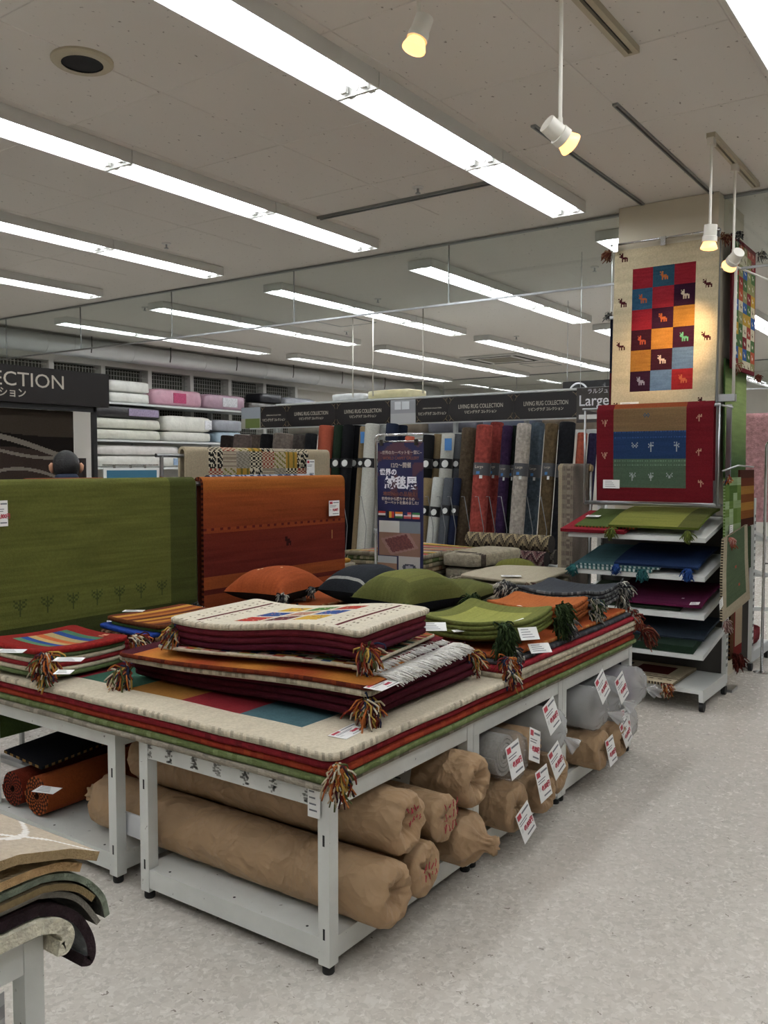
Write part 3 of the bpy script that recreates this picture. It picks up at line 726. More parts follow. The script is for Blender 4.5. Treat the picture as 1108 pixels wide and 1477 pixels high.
# extra long rugs at the far right of the pile
ew = lambda x, y: abs(bw(x, y)) + .012 * max(0, (x - 4.2))
slab('area_rug', 'tan rug edge lying over the cream rug under the lime mats', 'rug', 3.19, 4.70, 1.62, 2.36, .725, .020, 'b9ab93', 'c4b79e', (70, 40), ew, rc=.03, edge2='8f8676', group='rug pile under the lime mats')
slab('area_rug', 'crimson rug with a pale underside beneath the lime mats', 'rug', 3.20, 4.72, 1.635, 2.36, .745, .022, '8f1c28', '931d2a', (70, 40), ew, rc=.03, group='rug pile under the lime mats')
slab('area_rug', 'charcoal rug above the crimson rug in the pile under the lime mats', 'rug', 3.24, 4.71, 1.655, 2.36, .767, .02, '3b3c40', '3d3e42', (70, 40), ew, rc=.03, edge2='6c6c6e', group='rug pile under the lime mats')
g = slab('area_rug', 'burnt orange rug at the top of the pile under the lime mats', 'rug', 3.26, 4.70, 1.68, 2.36, .787, .018, ORNG, 'a8521f', (70, 40), ew, rc=.03, edge2='c98a4a', group='rug pile under the lime mats')
for k, (p, cl) in enumerate((((3.24, 1.67, .80), MIXED), ((4.71, 1.68, .80), [hx(c) for c in ('8a8880', '5a3a30', 'c8b8a0', '6d2a22')]), ((4.70, 1.66, .77), [hx(c) for c in ('7a2a22', 'a05a40')]), ((3.22, 1.65, .76), MIXED))):
    tassel(g, p, (.3 if p[0] > 4 else -.5, -.7, -.7), .085, cl, 60, seed=k)

# ---- the tall centre pile
S1 = dict(rc=.03)
cw = lambda x, y: .008 * math.sin((y - 1.7) * 5.2) + .006 * noise.noise(Vector((x * 2, y * 2, 5))) + .021
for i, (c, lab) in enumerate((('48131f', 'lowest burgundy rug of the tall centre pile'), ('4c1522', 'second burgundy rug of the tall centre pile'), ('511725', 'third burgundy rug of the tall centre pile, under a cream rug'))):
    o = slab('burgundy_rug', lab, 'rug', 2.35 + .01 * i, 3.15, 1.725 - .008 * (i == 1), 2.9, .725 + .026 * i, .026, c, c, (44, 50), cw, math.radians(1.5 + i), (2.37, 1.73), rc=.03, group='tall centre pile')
o = slab('cream_rug', 'cream rug with dark edge stitching beneath the orange gabbeh', 'rug', 2.34, 3.15, 1.715, 2.88, .803, .023, CREAM, 'c9bda5', (66, 76), cw, math.radians(6), (2.36, 1.73), rc=.03, edge2='7d735f', per=3, group='tall centre pile')
def gab(u, v):
    c = mixc(hx('a8451c'), hx('c9812c'), .5 + .5 * math.sin(v * 17)); c = mixc(c, hx('4a1420'), 1 if v > .93 or u > .5 else 0); return abrash(c, v, u, 8, .2)
gb = slab('gabbeh_rug', 'orange striped gabbeh with a burgundy end and a white price card', 'rug', 2.34, 3.14, 1.71, 2.86, .826, .018, gab, '7a3014', (50, 60), cw, math.radians(7), (2.36, 1.73), rc=.03, edge2='3a1014', group='tall centre pile')
price_card(gb, PZ(540, 985, .862), (1, .12, 0), (-.1, 1, .05), .15, .07, '79,800')
for k, p in enumerate(((2.375, 1.745, .80), (2.23, 2.80, .79))): tassel(gb, p, (-.5, -.4 if k == 0 else .2, -.8), .10, MIXED, 80, seed=k + 3, head=.02)
tassel(gb, (3.13, 1.80, .82), (.1, -.8, -.5), .09, MIXED, 70, seed=9, head=.02)
# two flat weaves with white fringes at the aisle side
fc = [hx(c) for c in ('f2f0ea', 'e6e2d8', 'faf8f2')]
fr = slab('fringed_rug', 'dark red flat weave with a thick white fringe towards the aisle', 'rug', 2.46, 3.12, 1.80, 2.75, .846, .012, '6a1a24', '6a1a24', (30, 40), cw, math.radians(7), (2.4, 1.8), group='tall centre pile')
fringe(fr, (2.46, 1.765, .874), (3.11, 1.845, .868), (.1, -1, -.05), .10, fc, 420, .0032)
fr2 = slab('fringed_rug', 'wine coloured flat weave with a cream knotted fringe above the white fringed one', 'rug', 2.44, 3.10, 1.86, 2.72, .858, .012, '54141f', '54141f', (30, 40), cw, math.radians(7), (2.4, 1.86), group='tall centre pile')
fringe(fr2, (2.44, 1.86, .886), (3.08, 1.93, .88), (.1, -1, -.05), .085, fc, 360, .0032, 2)
PAT = ['b53a2a', 'd8cdb0', '2f4a7a', 'c08a34', '5a7a4a', '7a1a24', '1f1a20', 'd0a8a0']
def pat(u, v):
    rnd = random.Random(int(u * 16) * 31 + int(v * 22) * 7 + int(u * 48) % 3); return hx(rnd.choice(PAT))
pr = slab('patchwork_rug', 'thin cream backed rug with a tiny multicoloured patchwork border', 'rug', 2.41, 3.06, 1.79, 2.70, .870, .014, pat, 'cbbfa6', (60, 70), cw, math.radians(9), (2.4, 1.8), group='tall centre pile')
# burgundy mats and the cream mat with nine squares
tw = lambda x, y: cw(x, y) - .012 + .014 * math.cos((y - 1.95) * 6.2) + .0265
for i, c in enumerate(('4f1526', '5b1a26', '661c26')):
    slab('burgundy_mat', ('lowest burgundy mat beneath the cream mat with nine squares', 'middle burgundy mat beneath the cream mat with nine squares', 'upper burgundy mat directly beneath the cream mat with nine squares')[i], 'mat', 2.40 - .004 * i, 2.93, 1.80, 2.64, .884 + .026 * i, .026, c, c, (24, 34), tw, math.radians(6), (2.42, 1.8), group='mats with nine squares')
NINE = [['b53324', '5f2a30', 'c49a2c'], ['2c4a86', 'b0806a', '31508e'], ['c9a02e', '4f7a34', 'a8331f']]
def nine(u, v):
    c = hx('d9cfba'); du, dv = (u - .13) / .76, (v - .25) / .48
    if 0 < du < 1 and 0 < dv < 1:
        fu, fv = du * 3 % 1, dv * 3 % 1
        if .1 < fu < .9 and .1 < fv < .9:
            c = hx(NINE[int(du * 3)][2 - int(dv * 3)])
            if noise.noise(Vector((u * 90, v * 130, 0))) > .35: c = hx(PAT[int(u * 333 + v * 91) % 8])
    for vv in (.13, .87):
        if abs(v - vv) < .009 and .06 < u < .94: c = hx('5c1f24')
        for off in (-.05, -.03, .04, .07):
            if abs(v - vv - off) < .006 and int(u * 44) % 4 == 0: c = hx('6a5a50')
    return abrash(c, u, v, 2, .06)
nm = slab('square_mat', 'cream mat with nine coloured squares on top of the tall centre pile', 'mat', 2.385, 2.945, 1.79, 2.66, .962, .024, nine, CREAM, (72, 108), tw, math.radians(6), (2.42, 1.8), rc=.03, edge2='8f8676', per=3, group='mats with nine squares')
tassel(nm, (2.43, 1.80, .97), (-.4, -.6, -.8), .10, MIXED, 60, seed=1, head=.012); tassel(nm, (2.33, 2.62, .96), (-.8, .3, -.5), .085, MIXED, 60, seed=2)
price_card(nm, PZ(625, 898, .97), (.6, -.8, 0), (.5, .5, .3), .1, .06, '', plain=True)

# ---- chair mats at the left: red with stripes on top
lw_ = lambda x, y: .35 * ((x - 2.26) ** 2 + (y - 3.32) ** 2) * .7 + .004 * noise.noise(Vector((x * 5, y * 5, 1))) + .004
LM = [('66754a', 'lowest green mat in the pile of chair mats by the green rug'), ('c9bda4', 'lower cream mat in the pile of chair mats by the green rug'), ('8a1f24', 'dark red mat in the middle of the pile of chair mats'), ('c4b89f', 'upper cream mat in the pile of chair mats by the green rug'), ('5c6a44', 'green mat directly under the striped red chair mat')]
z = .725
for i, (c, lab) in enumerate(LM):
    slab('chair_mat', lab, 'mat', 2.06, 2.46, 3.10, 3.52, z, .019, c, c, (26, 26), lw_, math.radians(3 - i), rc=.03, edge2=None, group='chair mats by the green rug'); z += .019
def stripes(u, v):
    c = hx('8c1c16')
    if .2 < u < .82 and .17 < v < .86: c = hx(['5f8a68', '2a4f96', 'c2a268', 'c0602c', 'b09a6a', '2a4a8a', '4f7a5c'][min(6, int((u - .2) / .62 * 7))])
    if (abs(u - .88) < .02 or abs(u - .94) < .02) and abs(v - .3) < .04: c = hx('d8a880')
    return abrash(c, v, u, 3, .14)
cm = slab('chair_mat', 'bright red chair mat with a panel of blue, green and orange stripes', 'mat', 2.05, 2.47, 3.09, 3.53, z, .024, stripes, '9c1f1a', (46, 46), lw_, math.radians(-4), rc=.035, group='chair mats by the green rug')
tassel(cm, (2.075, 3.115, .84), (-.6, -.5, -.9), .10, MIXED, 90, seed=4, head=.02); tassel(cm, (2.07, 3.12, .78), (-.5, -.5, -.9), .07, MIXED, 60, seed=14, head=.02)
tassel(cm, (2.47, 3.10, .84), (.4, -.7, -.5), .09, MIXED, 90, seed=5, head=.025); tassel(cm, (2.45, 3.09, .78), (.4, -.7, -.7), .07, MIXED, 60, seed=15, head=.02)
for px, py, s in ((20, 938, .11), (103, 950, .11), (96, 968, .06)): price_card(cm, PZ(px, py, .873) + Vector((0, 0, .004)), (.5, -.8, 0), (.8, .5, .1), s, .045, '', plain=True)

# ---- second mat pile: brown-yellow stripes over blue
z = .725
BM = [('6a1420', 'lowest wine red mat under the blue mat'), ('7c1a22', 'second wine red mat under the blue mat'), ('8a2022', 'dark red mat with tassels under the blue mat'), ('4a2a1c', 'brown patterned mat under the blue mat')]
bmw = lambda x, y: .1 * ((x - 2.8) ** 2 + (y - 3.26) ** 2) + .004
for i, (c, lab) in enumerate(BM):
    slab('chair_mat', lab, 'mat', 2.56 + .01 * i, 3.06, 3.05, 3.48, z, .024, c, c, (26, 26), bmw, math.radians(-3 + 2 * i), rc=.03, edge2='a88a6a' if i == 3 else None, group='chair mats beneath the blue mat'); z += .024
bl = slab('chair_mat', 'plain royal blue mat with a hanging white tag', 'mat', 2.58, 3.04, 3.06, 3.48, z, .02, '24469a', '2447a0', (24, 24), bmw, math.radians(-6), rc=.03); z += .02
price_card(bl, PZ(160, 895, .842), (.55, -.8, 0), (.2, .1, .9), .04, .09, '', plain=True); price_card(bl, PZ(262, 893, .85), (.55, -.8, 0), (.7, .4, .3), .06, .045, '', plain=True)
slab('chair_mat', 'dull green mat between the blue mat and the amber striped mat', 'mat', 2.62, 3.09, 3.03, 3.44, z, .016, '4d6a38', '4d6a38', (24, 24), bmw, math.radians(-2), rc=.03); z += .016
def amber(u, v): return abrash(hx(['4a2016', '8a4a20', 'b87a28', '7a3a1a', 'c08a30', '5f2a18', 'b06a24', '8a4420', 'c89038', '6a2f1a'][int(v * 9.99)]), u, v, 5, .12)
am = slab('chair_mat', 'amber and brown striped mat on top of the blue mat pile', 'mat', 2.61, 3.07, 3.04, 3.46, z, .022, amber, '6a3a1c', (30, 40), bmw, math.radians(-4), rc=.03)
price_card(am, PZ(195, 880, z + .03), (.55, -.8, 0), (.8, .5, 0), .1, .05, '', plain=True)
for p in ((2.58, 3.07, .80), (2.57, 3.47, .80), (3.07, 3.05, .78)): tassel(am, p, (-.5 if p[0] < 3 else .4, -.4 if p[1] < 3.2 else .6, -.5), .075, MIXED, 60, seed=int(p[0] * 9))

# ---- lime, orange and grey mats at the right
def bowl(cx, cy, k): return lambda x, y: k * ((x - cx) ** 2 + (y - cy) ** 2) + .003
def pile(x0, x1, y0, y1, z0, t, cols, top, edge2, labs, rot, k, name='chair_mat', grp=None):
    w_ = bowl((x0 + x1) / 2, (y0 + y1) / 2, k); o = None
    for i, (c, lab) in enumerate(zip(cols, labs)):
        o = slab(name, lab, 'mat', x0, x1, y0, y1, z0 + t * i, t, top if (top and i == len(cols) - 1) else c, c, (40, 40), w_, math.radians(rot + (i % 2) * 2 - 1), rc=.03, edge2=edge2, per=2, group=grp)
    return o
def lime(u, v):
    c = hx('96984c') if (.14 < u < .86 and .16 < v < .84) else hx('72753a'); return abrash(c, u, v, 6, .16)
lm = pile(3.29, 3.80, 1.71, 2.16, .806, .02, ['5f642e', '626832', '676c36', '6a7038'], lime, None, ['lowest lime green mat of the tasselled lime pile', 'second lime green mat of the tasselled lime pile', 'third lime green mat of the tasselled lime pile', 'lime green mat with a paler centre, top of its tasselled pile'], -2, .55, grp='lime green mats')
for k, p in enumerate(((3.29, 1.72, .92), (3.30, 1.73, .86), (3.80, 1.70, .93), (3.80, 1.71, .87), (3.82, 2.15, .93), (3.29, 2.16, .93))): tassel(lm, p, (-.4 if p[0] < 3.5 else .3, -.7 if p[1] < 2 else .5, -.7), .095, DGREEN, 80, .9, seed=k, head=.02)
tassel(lm, (3.84, 1.68, .87), (.3, -.7, -.8), .09, GREYS, 60, seed=31); tassel(lm, (3.31, 1.69, .82), (0, -.8, -.8), .08, GREYS, 60, seed=32)
for px, py, z_, s in ((555 + 100, 0, 0, 0),): pass
price_card(lm, PZ(760, 905, .90), (.8, -.6, 0), (.3, .5, .75), .09, .06, '', plain=True); price_card(lm, PZ(776, 928, .83), (.8, -.6, 0), (.4, .5, .6), .1, .05, '', plain=True); price_card(lm, PZ(668, 908, .885), (.8, -.6, 0), (.6, .8, .1), .11, .03, '', plain=True); price_card(lm, PZ(742, 896, .90), (.9, -.2, .1), (.2, .9, .1), .12, .035, '', plain=True)
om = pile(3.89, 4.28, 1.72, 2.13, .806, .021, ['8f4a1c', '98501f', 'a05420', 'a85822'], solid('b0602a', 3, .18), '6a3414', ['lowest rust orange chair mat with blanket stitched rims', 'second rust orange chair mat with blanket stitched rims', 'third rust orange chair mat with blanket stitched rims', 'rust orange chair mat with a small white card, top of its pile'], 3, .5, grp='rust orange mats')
for k, p in enumerate(((4.28, 1.72, .90), (4.28, 1.73, .85), (3.89, 1.72, .9))): tassel(om, p, (.3, -.6, -.7), .08, [hx(c) for c in ('2d3a46', '8a8880', '3c4a30', 'b0a58c')] if k < 2 else DGREEN, 70, seed=k, head=.018)
price_card(om, PZ(738, 874, .905), (.8, -.6, 0), (.6, .8, 0), .09, .07, '', plain=True)
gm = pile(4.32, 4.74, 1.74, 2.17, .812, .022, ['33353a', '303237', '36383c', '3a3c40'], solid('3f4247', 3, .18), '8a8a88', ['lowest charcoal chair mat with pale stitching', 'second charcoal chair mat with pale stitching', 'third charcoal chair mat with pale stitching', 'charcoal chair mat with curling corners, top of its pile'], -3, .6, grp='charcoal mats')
for k, p in enumerate(((4.74, 1.75, .93), (4.74, 1.76, .87), (4.32, 2.16, .93), (4.30, 2.2, .95))): tassel(gm, p, (.3 if p[0] > 4.5 else -.5, -.5 if p[1] < 2 else .5, -.5), .09, GREYS, 80, seed=k, head=.02)

# ---- dark green mats and orange folded rugs under the cushions
cgw = lambda x, y: .004 * noise.noise(Vector((x * 3, y * 3, 8))) + .0095
slab('area_rug', 'dark green mat spread under the green cushions', 'rug', 3.42, 4.72, 2.38, 3.14, .725, .03, '3a4024', '383e24', (40, 30), cgw, rc=.03)
dg = slab('area_rug', 'second dark green mat spread under the green cushions', 'rug', 3.46, 4.70, 2.40, 3.13, .755, .03, '40462a', '3c4228', (40, 30), cgw, rc=.03)
for k, p in enumerate(((3.5, 2.42, .80), (3.5, 3.1, .8), (4.68, 2.42, .8), (3.9, 2.40, .8), (4.2, 2.40, .82))): tassel(dg, p, (-.5 if p[0] < 3.5 else .2, -.6, -.2), .09, DGREEN, 70, seed=k, head=.02)
of = slab('area_rug', 'burnt orange folded rug with grey tassels under the orange cushion', 'rug', 3.30, 4.72, 3.16, 3.62, .725, .035, '9c4a1e', '8f431b', (50, 30), cgw, rc=.04, edge2='5a2a12')
of2 = slab('area_rug', 'upper burnt orange folded rug with stitched rim under the orange cushion', 'rug', 3.36, 4.7, 3.18, 3.6, .76, .035, 'a04c1e', '95461c', (50, 30), cgw, rc=.04, edge2='d0a070')
for k, p in enumerate(((3.34, 3.2, .77), (3.36, 3.58, .80), (3.62, 3.17, .79), (4.66, 3.6, .8))): tassel(of2, p, (-.5 if p[0] < 3.5 else .1, -.5 if p[1] < 3.3 else .6, -.1), .09, GREYS, 80, seed=k, head=.025)

# ---- cushions
def cushion(lab, c, sx, sy, h, rot, top, under, tass, tc):
    """pillow with pinched corners; one continuous mesh, the tassels its parts"""
    n = 30; mb = MB(); R = Matrix.Rotation(rot, 3, 'Z'); c = Vector(c)
    def pt(u, v, s):
        a = max(0, (1 - abs(u) ** 2.6)) ** .55 * max(0, (1 - abs(v) ** 2.6)) ** .55; k = 1 - .10 * (1 - abs(u) ** 2) * abs(v) ** 4 - .0; k2 = 1 - .10 * (1 - abs(v) ** 2) * abs(u) ** 4
        hgt = h * (.62 * a if s > 0 else -.38 * a); wr = .01 * noise.noise(Vector((u * 2.4, v * 2.4, s + c.x))) * a
        return c + R @ Vector((u * sx / 2 * k2, v * sy / 2 * k, h * .38 + hgt + wr))
    W = n + 1
    for s in (1, -1):
        o = len(mb.v)
        for j in range(W):
            for i in range(W): mb.v.append(pt(-1 + 2 * i / n, -1 + 2 * j / n, s))
        for j in range(n):
            for i in range(n):
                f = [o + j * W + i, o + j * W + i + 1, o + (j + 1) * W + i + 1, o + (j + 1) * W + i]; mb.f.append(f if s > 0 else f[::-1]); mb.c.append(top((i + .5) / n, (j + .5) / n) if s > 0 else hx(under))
    o = mb.build('cushion', M_RUG, None, True, loc=tuple(c)); tag(o, lab, 'cushion', 'cushions on the tables')
    for (u, v) in tass: p = c + R @ Vector((u * sx / 2, v * sy / 2, h * .38)); tassel(o, p, R @ Vector((u, v, -.5)), .06, tc, 50, seed=int(u * 3 + v), head=.008)
    return o
def oc(u, v):
    c = hx('a04a1e')
    for a, b in ((.3, .6), (.45, .4), (.62, .62), (.7, .35)):
        if sprite(DEER, (u - a) / .07, (v - b) / .07): c = hx('d8b088')
    return abrash(c, u, v, 1, .16)
def bc(u, v):
    c = hx('2b2e33'); e = max(abs(u - .5), abs(v - .5))
    if .33 < e < .345 or .41 < e < .425: c = hx('9c9c96')
    elif .345 < e < .41 and (int(u * 26) % 5 == 0) and (int(v * 26) % 5 == 0): c = hx('9c9c96')
    return abrash(c, u, v, 2, .12)
def gc(u, v): return abrash(hx('6d6e38') if (u > .2 and v > .18) else hx('5c5f30'), u, v, 3, .2)
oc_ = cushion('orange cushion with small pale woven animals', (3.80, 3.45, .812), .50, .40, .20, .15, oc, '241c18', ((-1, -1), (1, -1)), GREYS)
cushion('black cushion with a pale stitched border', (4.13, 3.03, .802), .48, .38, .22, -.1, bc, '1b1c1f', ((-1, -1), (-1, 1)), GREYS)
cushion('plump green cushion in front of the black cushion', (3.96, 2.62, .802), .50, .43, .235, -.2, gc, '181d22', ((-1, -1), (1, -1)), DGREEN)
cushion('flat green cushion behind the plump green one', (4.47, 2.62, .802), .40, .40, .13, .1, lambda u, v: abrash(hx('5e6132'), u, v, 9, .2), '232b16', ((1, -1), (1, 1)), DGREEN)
#@@

price_card(oc_, PZ(433, 850, .87), (.6, -.8, 0), (.3, .2, .9), .07, .09, '', plain=True)
# ================================================================ ROLLS UNDER THE TABLES
def lab_sheet(parent, pos, right, up, a, b, name='paper_label'):
    price_card(parent, pos, right, up, a, b, '', name, True)
ZS = .115
r1 = paper_roll('lower brown paper roll along the open side of the taped table', (2.262, 1.60, ZS + .112), (2.262, 2.97, ZS + .112), .107, 1, CRUSH, TUFT)
r3 = paper_roll('brown paper roll with red handwriting squeezed behind the lowest roll', (2.497, 1.60, ZS + .098), (2.497, 2.85, ZS + .098), .094, 2, FOLD, FOLD)
r2 = paper_roll('upper brown paper roll resting on two others, red scrawl on its end', (2.386, 1.63, ZS + .297), (2.370, 2.86, ZS + .297), .108, 3, CRUSH, FOLD)
r4 = paper_roll('slim brown paper roll with red handwriting between the larger rolls', (2.625, 1.60, ZS + .235), (2.625, 2.6, ZS + .235), .084, 4, FOLD, FOLD)
r5 = paper_roll('brown paper roll with a twisted end sticking out past the table post', (2.79, 1.60, ZS + .105), (2.79, 2.55, ZS + .105), .101, 5, TUFT, FOLD)
r6 = paper_roll('short fat brown paper roll with a white label on the pile of rolls', (2.83, 1.62, ZS + .31), (2.83, 2.5, ZS + .31), .102, 6, CRUSH, FOLD)
scribble(r2, (2.40, 1.575, ZS + .33), (1, 0, 0), (0, .2, 1), .07, 1); scribble(r3, (2.50, 1.572, ZS + .10), (1, 0, 0), (0, 0, 1), .075, 2); scribble(r4, (2.635, 1.572, ZS + .25), (1, 0, 0), (0, 0, 1), .08, 3, 3)
lab_sheet(r5, (2.74, 1.86, ZS + .205), (0, -1, 0), (.6, 0, .8), .16, .06); lab_sheet(r6, (2.728, 1.86, ZS + .37), (0, -1, 0), (.25, 0, 1), .13, .12)
MB().box((2.150, 2.60, ZS + .06), (2.156, 2.75, ZS + .15)).build('label_wrap', mat('white_label_paper', 'd4d6da', .5), r1)

def card_y(parent, px, py, Y, tilt=.1, price='49,800', wd=.11, ht=.13):
    p = PY(px, py, Y); price_card(parent, p, (1, 0, tilt), (-tilt, .18, 1), wd, ht, price)
def bagged(lab, x, z, r, y0, y1, seed, inner, m, kd=None, group='rolls in plastic under the tables', spiral=True):
    a0, a1 = (x, y0, z), (x, y1, z); root = thing('bagged_rug_roll', lab, 'rug roll', (x, (y0 + y1) / 2, z - r), group)
    c = hx(inner); rolled(MB(), (x, y0 + .03, z), (x, y1 - .02, z), r * .9, c, shade(c, .7), 4, 26).build('rolled_rug', M_RUG, root, True, auto=.7)
    wrinkled(MB(), a0, a1, r, seed, [(.98, .01), (.85, .03), (.6, .045), (.3, .05), (.1, .052)], FOLD, amp=.05, pleat=.2).build('plastic_bag', m, root, True)
    if kd: knot(root, (x + kd[0] * r * .3, y0 - .05, z + kd[2] * r * .3), kd, .07, m, seed)
    return root
k1 = bagged('pale grey knitted rug rolled up in clear wrinkled plastic', 3.165, ZS + .312, .101, 1.60, 2.5, 11, 'b9b5ad', M_CLEAR)
p1 = paper_roll('brown paper roll under the clear-wrapped knit roll', (3.16, 1.585, ZS + .106), (3.16, 2.5, ZS + .106), .102, 12, FOLD)
p2 = paper_roll('brown paper roll with a hanging price card beside the knit roll', (3.40, 1.60, ZS + .09), (3.40, 2.5, ZS + .09), .086, 13, CRUSH)
p3 = paper_roll('slim brown paper roll against the far post of its table', (3.66, 1.62, ZS + .09), (3.66, 2.5, ZS + .09), .086, 14, FOLD)
p4 = paper_roll('upright-creased brown paper roll behind the knit roll', (3.385, 1.66, ZS + .29), (3.385, 2.5, ZS + .29), .075, 15, CRUSH)
b1 = bagged('rug rolled in a cloudy plastic bag above the slim paper roll', 3.60, ZS + .305, .100, 1.62, 2.5, 16, 'a8a49a', M_BAG, (.3, -1, -.8))
card_y(k1, 738, 1072, 1.548, .12); card_y(p1, 752, 1166, 1.548, .35); card_y(p2, 780, 1108, 1.545, .1); card_y(p3, 797, 1078, 1.56, .35); card_y(p4, 772, 1052, 1.56, -.45); card_y(b1, 790, 1012, 1.55, .3)
b2 = bagged('large cloudy plastic bag with a rolled rug, knotted at its end', 4.05, ZS + .302, .106, 1.60, 2.5, 21, '9a9894', M_BAG, (.8, -1, -.5))
b3 = bagged('cloudy plastic bag with a rolled grey green rug between two other bags', 4.33, ZS + .298, .106, 1.63, 2.5, 22, '77807a', M_BAG, (.5, -1, -.6))
b4 = bagged('lilac tinted plastic bag with a rolled rug at the end of the tables', 4.61, ZS + .298, .106, 1.60, 2.5, 23, 'a096a4', M_BAG, (.9, -.8, -.4))
p5 = paper_roll('wide brown paper roll below the large cloudy bag', (4.06, 1.575, ZS + .1), (4.06, 2.5, ZS + .1), .096, 24, FOLD)
p6 = paper_roll('brown paper roll with a creased end below the middle cloudy bag', (4.30, 1.60, ZS + .09), (4.30, 2.5, ZS + .09), .086, 25, CRUSH)
p7 = bagged('small bagged white roll at the last table post', 4.61, ZS + .095, .088, 1.64, 2.5, 26, 'bdb5a6', M_BAG)
card_y(b2, 863, 974, 1.545, .5); card_y(b3, 892, 975, 1.55, .35); card_y(p5, 878, 1064, 1.55, .12, wd=.10); card_y(p6, 898, 1040, 1.55, .4, wd=.10); card_y(p7, 901, 1022, 1.56, -.1)

# rolled rugs on the shelf of the left table (run away from the aisle)
M_ORUG = M_RUG
for i, (lab, y, z, r, c, c2, L) in enumerate((('orange rug rolled up, its spiral end stitched black and tan', 3.31, ZS + .092, .088, '9a4a1c', '3a2416', .98), ('rust red rug rolled up behind the orange roll', 3.488, ZS + .085, .08, '7a2c18', '2a1a14', .98))):
    x0 = 2.14
    mb = rolled(MB(), (x0, y, z), (x0 + L * .8, y, z), r, hx(c), hx(c2), 6, 30, True)
    o = mb.build('rolled_rug', M_RUG, None, True, loc=(x0 + .4, y, z - r), auto=.7); tag(o, lab, 'rug roll', 'rolled rugs on the table shelf by the green rug')
    if i == 0: price_card(o, PZ(75, 1135, z + r + .012) , (.3, -.9, 0), (.9, .3, .05), .1, .06, '', plain=True)
sheet('folded_rug', 'black rug with tan whip stitching lying over the rolled rugs', 'rug', [(2.16, 3.30, ZS + .198), (2.5, 3.34, ZS + .205), (2.86, 3.32, ZS + .20)], (0, .28, .02), .012, (12, 40), '1d2028', '8a6a3a', '1b1c22', edge2='1b1c20', per=2, flip=False)
bagged('dim plastic wrapped grey roll resting on the black whip stitched rug', 2.5, ZS + .318, .075, 3.36, 3.6, 31, '8a8478', M_BAG)
bagged('dim plastic wrapped brown roll resting on the black whip stitched rug', 2.72, ZS + .318, .075, 3.36, 3.6, 32, '7a6a55', M_BAG)

# ================================================================ SAMPLE MATS ON THE CORNER TABLE
def droop(lab, ztop, x0, tip, t, top, edge, y0, y1, curl=0, m=None, back=None, name='sample_mat'):
    """mat lying on the table whose end bends down past the table edge; path runs along x"""
    path = [(x0, y0, ztop)] + [(p[0], y0, p[1]) for p in tip]
    # smooth the path
    P = [Vector(p) for p in path]; sm = []
    for i in range(len(P) - 1):
        p0, p1, p2, p3 = P[max(i - 1, 0)], P[i], P[i + 1], P[min(i + 2, len(P) - 1)]
        for k in range(8):
            f = k / 8; sm.append(.5 * ((2 * p1) + (p2 - p0) * f + (2 * p0 - 5 * p1 + 4 * p2 - p3) * f * f + (3 * p1 - p0 - 3 * p2 + p3) * f ** 3))
    sm.append(P[-1])
    return sheet(name, lab, 'mat', sm, (0, y1 - y0, 0), t, (24, 130), top, edge, back or edge, group='sample mats on the corner table', m=m, flip=True)
sh = dict()
def fleece(c, seed): return lambda u, v: shade(hx(c), 1 + .18 * noise.noise(Vector((u * 30, v * 60, seed))))
droop('thick ivory shaggy mat at the bottom of the sample mats, end curling under', .655, .30, [(.96, .662), (1.06, .655), (1.105, .63), (1.118, .595), (1.10, .565), (1.075, .568)], .03, fleece('d8d2bb', 1), 'd3cdb6', 1.60, 2.2, m=M_FLEECE)
droop('dark plum mat drooping below the table edge', .678, .30, [(.96, .69), (1.06, .682), (1.13, .64), (1.168, .58), (1.178, .53), (1.165, .505), (1.14, .512)], .022, fleece('3a2a2c', 2), '33262a', 1.61, 2.2, m=M_FLEECE, back='6a6e70')
droop('thin silver grey mat drooping over the plum mat', .702, .30, [(.96, .712), (1.06, .708), (1.14, .668), (1.195, .59)], .012, 'a09c92', '8e8a80', 1.615, 2.2, back='77746c')
droop('tan edged mat drooping in the middle of the sample mats', .718, .30, [(.96, .730), (1.06, .728), (1.13, .70), (1.172, .66)], .014, '8a7a5e', '8f7c58', 1.60, 2.2, back='5f5a50')
droop('sage green pile mat with its tip hanging lowest over the grey ones', .736, .30, [(.96, .749), (1.06, .748), (1.14, .716), (1.196, .655), (1.212, .60)], .014, fleece('8d9a86', 5), '7a8472', 1.605, 2.2, m=M_FLEECE, back='50504a')
droop('beige looped mat with a bound edge', .756, .30, [(.9, .775), (1.06, .772), (1.14, .745)], .018, fleece('c8b48e', 6), 'c29c68', 1.60, 2.2, m=M_FLEECE, back='b08c5c')
def curvy(u, v):
    c = hx('c3b49f')
    for a, b, k in ((.12, .42, 2.2), (.35, .3, 3.1), (.6, .5, 2.0)):
        if abs(u - a - .18 * math.sin((v - b) * 3.1 * k)) < .016: c = hx('efece6')
    return c
o = sheet('sample_mat', 'beige mat with white curving lines on top of the sample mats', 'mat', [(.5, 1.58, .81), (.8, 1.58, .835), (.98, 1.58, .828), (1.10, 1.58, .797), (1.17, 1.58, .765)], (.0, .62, 0), .02, (90, 110), curvy, 'a8906a', '9c8460', group='sample mats on the corner table', flip=True, sag=lambda u, v: Vector((-.04 * u, 0, .02 * u)))
sh_ = sheet('price_sheet', 'printed grey price sheet hanging under the corner table', 'sheet', [(.93, 1.66, .50), (.99, 1.66, .515)], (.0, .0, -.22), .001, (8, 12), lambda u, v: hx('8a8a8a') if int(u * 8) % 2 else hx('a6a6a6'), '9a9a9a', m=M_PRINT)
#@@

TB = bpy.data.objects['display_table']
price_card(TB, PX(453, 1134, 2.078), (0, -1, 0), (0, 0, 1), .05, .10, '', 'hanging_tag', True)
